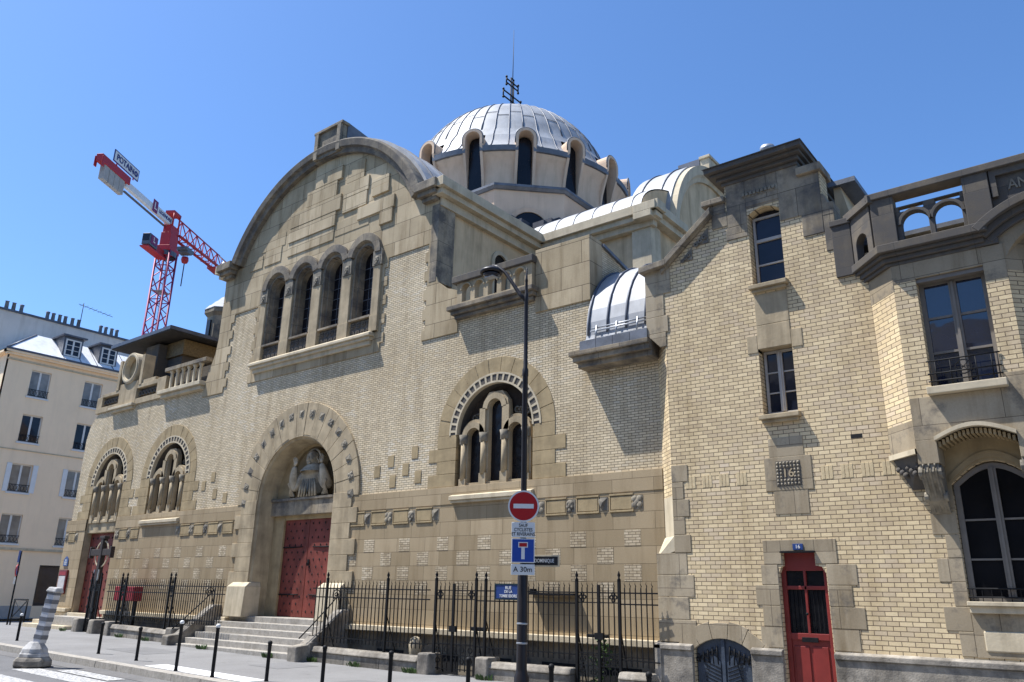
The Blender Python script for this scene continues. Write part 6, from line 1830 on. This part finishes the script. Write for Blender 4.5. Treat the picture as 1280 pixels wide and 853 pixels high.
# signs turned towards the oncoming street
nrm = Vector((.60, -.80, 0)).normalized(); rgt = Vector((.80, .60, 0))
def sign_mat(z, off): return plan_mat(Vector((PX, PY, z)) + nrm*off, rgt, -nrm)
so = .075
ne = thing('no_entry_sign', 'round red no entry sign with a white bar, topmost on the lamp post', 'road sign', (PX, PY, 2.93), 'road signs on the lamp post')
Ms = sign_mat(2.93, so)
part('disc', MB().ring(0, 0, .0005, .215, 0, 360, -.003, .008, 40, Ms), M_signred, ne)
part('rim', MB().ring(0, 0, .215, .238, 0, 360, -.006, .012, 40, Ms), M_signwhite, ne)
part('bar', MB().box(-.155, .155, -.0065, .0, -.034, .034, Ms), M_signwhite, ne)
part('back_plate', MB().box(-.03, .03, .012, .07, -.15, .15, Ms), M_galv, ne)
def plate(name, label, z, w, h, mat):
    t = thing(name, label, 'road sign', (PX, PY, z), 'road signs on the lamp post'); M_ = sign_mat(z, so)
    part('panel', MB().box(-w/2, w/2, -.003, .008, -h/2, h/2, M_), mat, t, .006)
    part('back_plate', MB().box(-.03, .03, .008, .07, -h*.4, h*.4, M_), M_galv, t)
    return t, M_
def txt(M_, s, size, z, d=.0045, sx=1): return MB().text(s, size, frame_mat(M_ @ Vector((0, -d, z)), rgt, (0, 0, 1)), .002, sx=sx)
t, M_ = plate('exemption_plate', 'white plate reading SAUF CYCLISTES ET RIVERAINS under the no entry sign', 2.575, .355, .225, M_signwhite)
m = MB()
for s_, z in (('SAUF', .065), ('CYCLISTES', 0), ('ET RIVERAINS', -.065)):
    q = txt(M_, s_, .07, z, sx=.84); m.add(q.v, q.f)
part('lettering', m, M_letter, t)
t, M_ = plate('dead_end_sign', 'square blue dead end sign with a white T and red bar', 2.27, .35, .355, M_signwhite)
part('field', MB().box(-.162, .162, -.0055, 0, -.164, .164, M_), M_blue, t)
part('stem', MB().box(-.026, .026, -.008, 0, -.125, .055, M_), M_signwhite, t)
part('crossbar', MB().box(-.072, .072, -.0075, 0, .045, .125, M_), M_signwhite, t)
part('bar', MB().box(-.058, .058, -.0095, 0, .058, .112, M_), M_signred, t)
t, M_ = plate('distance_plate', 'white plate reading A 30m, lowest on the lamp post', 1.995, .355, .155, M_signwhite)
part('lettering', txt(M_, 'A 30m', .105, 0), M_letter, t)

dn = thing('direction_sign', 'black sign with cream border reading SAINT DOMINIQUE, sticking out behind the blue dead end sign', 'sign', (PX, PY, 2.13), 'road signs on the lamp post')
Md = plan_mat((PX, PY+.1, 2.13), (.93, .37, 0), (-.37, .93, 0))
part('board', MB().box(-.12, .50, 0, .05, -.085, .085, Md), M_pale, dn, .004)
part('panel', MB().box(-.10, .48, -.004, 0, -.062, .062, Md), M_letter, dn)
part('lettering', MB().text('SAINT DOMINIQUE', .075, frame_mat(Md @ Vector((.19, -.007, 0)), (.93, .37, 0), (0, 0, 1)), .002, sx=.72), M_signwhite, dn)
part('bracket', MB().box(-.05, .05, -.08, .0, -.03, .03, Md), M_galv, dn)
# ------------------------------------------------------------------ bollards
def bollard_mesh(h, ball):
    m = MB().lathe([(.04, -.1), (.04, .02), (.034, .04), (.034, h-.1), (.038, h-.095), (.038, h-.075)], (0, 0, 0), 14)
    return m
def make_bollard(h, ball, lbl):
    t = thing('bollard', lbl, 'bollard', (0, 0, 0), 'bollards along the kerb')
    part('post', bollard_mesh(h, ball), M_iron, t)
    part('cap', MB().sphere((0, 0, h-.045), .045, 12, 8), M_white if ball else M_iron, t)
    return t
short0 = make_bollard(.72, False, 'black bollard just left of the striped leaning column')
tall0 = make_bollard(.97, True, 'white capped taller bollard left of the front steps, by the end of the stair cheek')
whites = make_bollard(.72, True, 'x')
bl = [(short0, -20.3, 9.85, 'black bollard right of the striped column, before the left low wall'),
      (short0, -18.3, 9.75, 'black bollard between the striped column and the front steps, left of the white painted kerb'),
      (tall0, -15.95, 9.36, tall0['label']),
      (tall0, -14.6, 9.34, 'white capped taller bollard standing in front of the middle of the front steps'),
      (short0, -13.45, 9.75, 'black bollard in front of the right end of the front steps'),
      (short0, -11.9, 9.8, 'black bollard before the long right railings, nearer the steps'),
      (short0, -10.2, 9.8, 'black bollard before the long right railings, nearer the gate'),
      (short0, -8.5, 9.8, 'black bollard left of the lamp post, before the double gate'),
      (short0, -6.95, 9.8, 'black bollard just right of the lamp post'),
      (short0, -5.4, 9.8, 'black bollard before the brick house plinth, nearest the house')]
used = set()
whites.location = (-25.1, 9.87, g(-25.1)); whites['label'] = 'white capped short bollard left of the striped leaning column'
for src, x, y, lbl in bl:
    if src.name not in used:
        used.add(src.name); src.location = (x, y, g(x)); src['label'] = lbl
    else: dup(src, (x, y, g(x)), lbl)

# ------------------------------------------------------------------ striped leaning column on a concrete foot
cxp, cyp = -19.45, 8.05; cz0 = g(cxp)-.12
sc_ = thing('striped_column', 'leaning square column wrapped in grey and white bands on a rounded concrete foot', 'column', (cxp, cyp, cz0))
rz = Matrix.Translation((cxp, cyp, cz0)) @ Matrix.Rotation(R(24), 4, 'Z')
m = MB()
m.lathe([(0, 0), (.40, 0), (.39, .12), (.33, .2), (0, .2)], (0, 0, 0), 8, 22.5, 382.5, rz, smooth=False)
part('foot', m, M_sgrey, sc_, .04)
m = MB().lathe([(.31, .2), (.30, .26), (.28, .28), (.26, .36), (.14, .50), (0, .5)], (0, 0, 0), 8, 22.5, 382.5, rz, smooth=False)
part('skirt', m, plain('dirty_white', (.55, .53, .50), .8, var=.35, vs=4, dirt=.1), sc_, .015)
tilt = rz @ Matrix.Rotation(R(-3), 4, 'X') @ Matrix.Rotation(R(6), 4, 'Y')
part('shaft', MB().box(-.095, .095, -.095, .095, .48, 1.56, tilt), plain('wrap_white', (.55, .55, .56), .5, var=.15), sc_, .01)
for i in range(6):
    z = .56+.185*i
    part('grey_band', MB().box(-.099, .099, -.099, .099, z, z+.088, tilt), plain('wrap_grey', (.16, .165, .18), .5, var=.2) if i == 0 else bpy.data.materials['wrap_grey'], sc_)
m = MB(); m.hexa([tilt @ Vector(p) for p in ((-.14, -.14, 1.54), (.14, -.14, 1.54), (.14, .14, 1.54), (-.14, .14, 1.54))], [tilt @ Vector(p) for p in ((-.10, -.10, 1.65), (.11, -.09, 1.64), (.10, .10, 1.66), (-.11, .09, 1.63))])
part('cap', m, bpy.data.materials['dirty_white'], sc_, .03)

# ------------------------------------------------------------------ left edge: no parking sign and barrier
ns = thing('parking_sign_post', 'slim post with no parking sign at the far left edge', 'road sign', (-35.4, 13.45, g(-35.4)))
px_, py_ = -35.4, 13.45
part('pole', MB().tube([(px_, py_, g(px_)), (px_, py_, 2.95)], .03, 8), M_iron, ns)
n2 = Vector((.93, .36, 0)).normalized(); r2 = Vector((.36, -.93, 0)).normalized() * -1
Ms2 = plan_mat(Vector((px_, py_, 0)) + Vector((.03, -.04, 0)), (-.82, .57, 0), (-.57, -.82, 0))
part('blue_panel', MB().box(-.2, .2, -.01, .01, 2.5, 2.95, Ms2), M_blue, ns, .01)
part('disc', MB().ring(0, 2.2, .001, .19, 0, 360, -.012, .01, 28, Ms2), M_blue, ns)
m = MB().ring(0, 2.2, .17, .225, 0, 360, -.016, .012, 28, Ms2); m.prism([(-.14, 2.31), (-.11, 2.34), (.14, 2.09), (.11, 2.06)], -.016, -.012, (), Ms2)
part('red_ring', m, M_signred, ns)
part('plate', MB().box(-.19, .19, -.01, .01, 1.68, 1.93, Ms2), M_signwhite, ns, .006)
br = thing('pedestrian_barrier', 'black cross braced pedestrian barrier at the far left street corner', 'barrier', (-34.4, 13.2, g(-34.4)))
m = MB(); a, b = (-35.0, 13.4), (-33.8, 13.4)
for x, y in (a, b): m.tube([(x, y, g(x)), (x, y, 1.12)], .03, 6)
m.tube([(a[0], a[1], 1.12), (b[0], b[1], 1.12)], .03, 6); m.tube([(a[0], a[1], .45), (b[0], b[1], .45)], .022, 6)
part('frame', m, M_iron, br)
part('cross_brace', MB().tube([(a[0], a[1], .45), (b[0], b[1], 1.1)], .02, 5).tube([(a[0], a[1], 1.1), (b[0], b[1], .45)], .02, 5), M_iron, br)

# ------------------------------------------------------------------ weeds, vine and a few things in the basement area
def tuft(x, y, z, lbl, n=26, s=.12, up=.14):
    m = MB()
    for i in range(n*2):
        a = random.uniform(0, 2*PI); r0 = random.uniform(0, s*.75); L = random.uniform(.4, 1)*up
        p = Vector((x+r0*cos(a)*1.6, y+r0*sin(a)*.5, z)); d = Vector((cos(a)*.6, sin(a)*.4-.1, 1)).normalized()
        w = d.cross(Vector((0, 1, 0))).normalized()*random.uniform(.012, .022)
        t = p+d*L
        m.add([p-w*.4, p+w*.4, p+d*L*.6+w, t, p+d*L*.6-w], [(0, 1, 2, 4), (4, 2, 3)])
    return single('weed', m, M_leaf, lbl, 'weed', loc=(x, y, z), group='weeds along the walls')
for x, y, l in ((-28.9, 12.7, 'bright green weed by the squat block at the far left steps'), (-23.6, 12.75, 'weed tuft at the foot of the left low wall, right end'), (-25.2, 12.76, 'weed tuft at the foot of the left low wall, left end'),
                (-20.3, 12.55, 'weed tuft at the foot of the front steps, left side'), (-17.4, 12.55, 'weed tuft at the foot of the front steps, right side'), (-16.0, 12.78, 'weed tuft at the corner of steps and right low wall'),
                (-14.6, 12.88, 'weed tuft at the foot of the middle of the right low wall'), (-12.9, 12.96, 'weed tuft beside the stone post left of the double gate'), (-10.9, 13.05, 'weed tuft at the stone post right of the double gate')):
    tuft(x, y, g(x), l, 30, .16, .15)
m = MB()
for i in range(150):
    t = random.random(); x = -8.55+random.gauss(0, .10)+.1*t; y = 13.62+random.gauss(0, .05); z = -.3+1.15*t+random.gauss(0, .03)
    n_ = Vector((random.gauss(0, 1), -1.2+random.gauss(0, .5), random.gauss(.4, .6))).normalized(); u = n_.cross(Vector((0, 0, 1))).normalized(); w = n_.cross(u); s_ = random.uniform(.02, .045)
    c = Vector((x, y, z)); m.add([c-u*s_, c-w*s_*.8, c+u*s_*1.3, c+w*s_*.8], [(0, 1, 2, 3)])
vn = thing('vine', 'leafy green vine climbing behind the gate next to the brick house', 'plant', (-8.5, 13.62, -.3))
part('foliage', m, M_leaf, vn)
part('stem', MB().tube([(-8.55, 13.62, -.45), (-8.5, 13.6, .2), (-8.42, 13.62, .85)], .012, 5), M_grease, vn)
for x, s_, l in ((-13.25, 1, 'white rounded stone urn behind the railings beside the double gate'), (-22.1, .7, 'small white rounded stone finial behind the left railings near the steps')):
    single('stone_finial', MB().lathe([(0, 0), (.12*s_, 0), (.1*s_, .1), (.13*s_, .25*s_), (.15*s_, .42*s_), (.1*s_, .56*s_), (0, .6*s_)], (x, 13.45, .12), 14), M_pale, l, 'finial', loc=(x, 13.45, .1))

# ------------------------------------------------------------------ light, sky, camera
SUN = Vector((.47, .25, -1)).normalized()      # the way the light travels
sun = bpy.data.lights.new('Sun', 'SUN'); sun.energy = SUN_E; sun.angle = R(.53); sun.color = (1, .985, .96)
so_ = bpy.data.objects.new('Sun', sun); COL.objects.link(so_)
so_.rotation_euler = SUN.to_track_quat('-Z', 'Y').to_euler(); so_.location = (-20, -20, 40)
wd = bpy.data.worlds.new('World'); sc.world = wd; wd.use_nodes = True
nt = wd.node_tree; bg = nt.nodes['Background']
sky = nt.nodes.new('ShaderNodeTexSky'); sky.sky_type = 'NISHITA'; sky.sun_disc = False
sd_ = -SUN
sky.sun_elevation = math.asin(sd_.z); sky.sun_rotation = math.atan2(sd_.x, sd_.y)
sky.altitude = 60; sky.air_density = AIR; sky.dust_density = DUST; sky.ozone_density = OZ
hs = nt.nodes.new('ShaderNodeHueSaturation'); hs.inputs['Saturation'].default_value = 1.05; hs.inputs['Value'].default_value = 1.0
nt.links.new(sky.outputs[0], hs.inputs['Color']); nt.links.new(hs.outputs[0], bg.inputs[0]); bg.inputs[1].default_value = SKY_S
cam = bpy.data.cameras.new('Camera'); co = bpy.data.objects.new('Camera', cam); COL.objects.link(co)
cam.sensor_width = 36; cam.lens = 983.577/1280*36; cam.clip_end = 2000; cam.clip_start = .05
pi_, ro_, ya_ = R(17.84589047), R(1.06486814), R(-38.40796883)
fw = Vector((sin(ya_)*cos(pi_), cos(ya_)*cos(pi_), sin(pi_))); rt = Vector((cos(ya_), -sin(ya_), 0)); up = rt.cross(fw)
rr2 = rt*cos(ro_) + up*sin(ro_); uu = up*cos(ro_) - rt*sin(ro_)
co.matrix_world = Matrix(((rr2.x, uu.x, -fw.x, 0), (rr2.y, uu.y, -fw.y, 0), (rr2.z, uu.z, -fw.z, 1.64), (0, 0, 0, 1)))
sc.camera = co
sc.view_settings.view_transform = 'Standard'; sc.view_settings.look = 'None'; sc.view_settings.gamma = 1; sc.view_settings.exposure = EXPO
try: sc.view_settings.use_curve_mapping = False
except Exception: pass
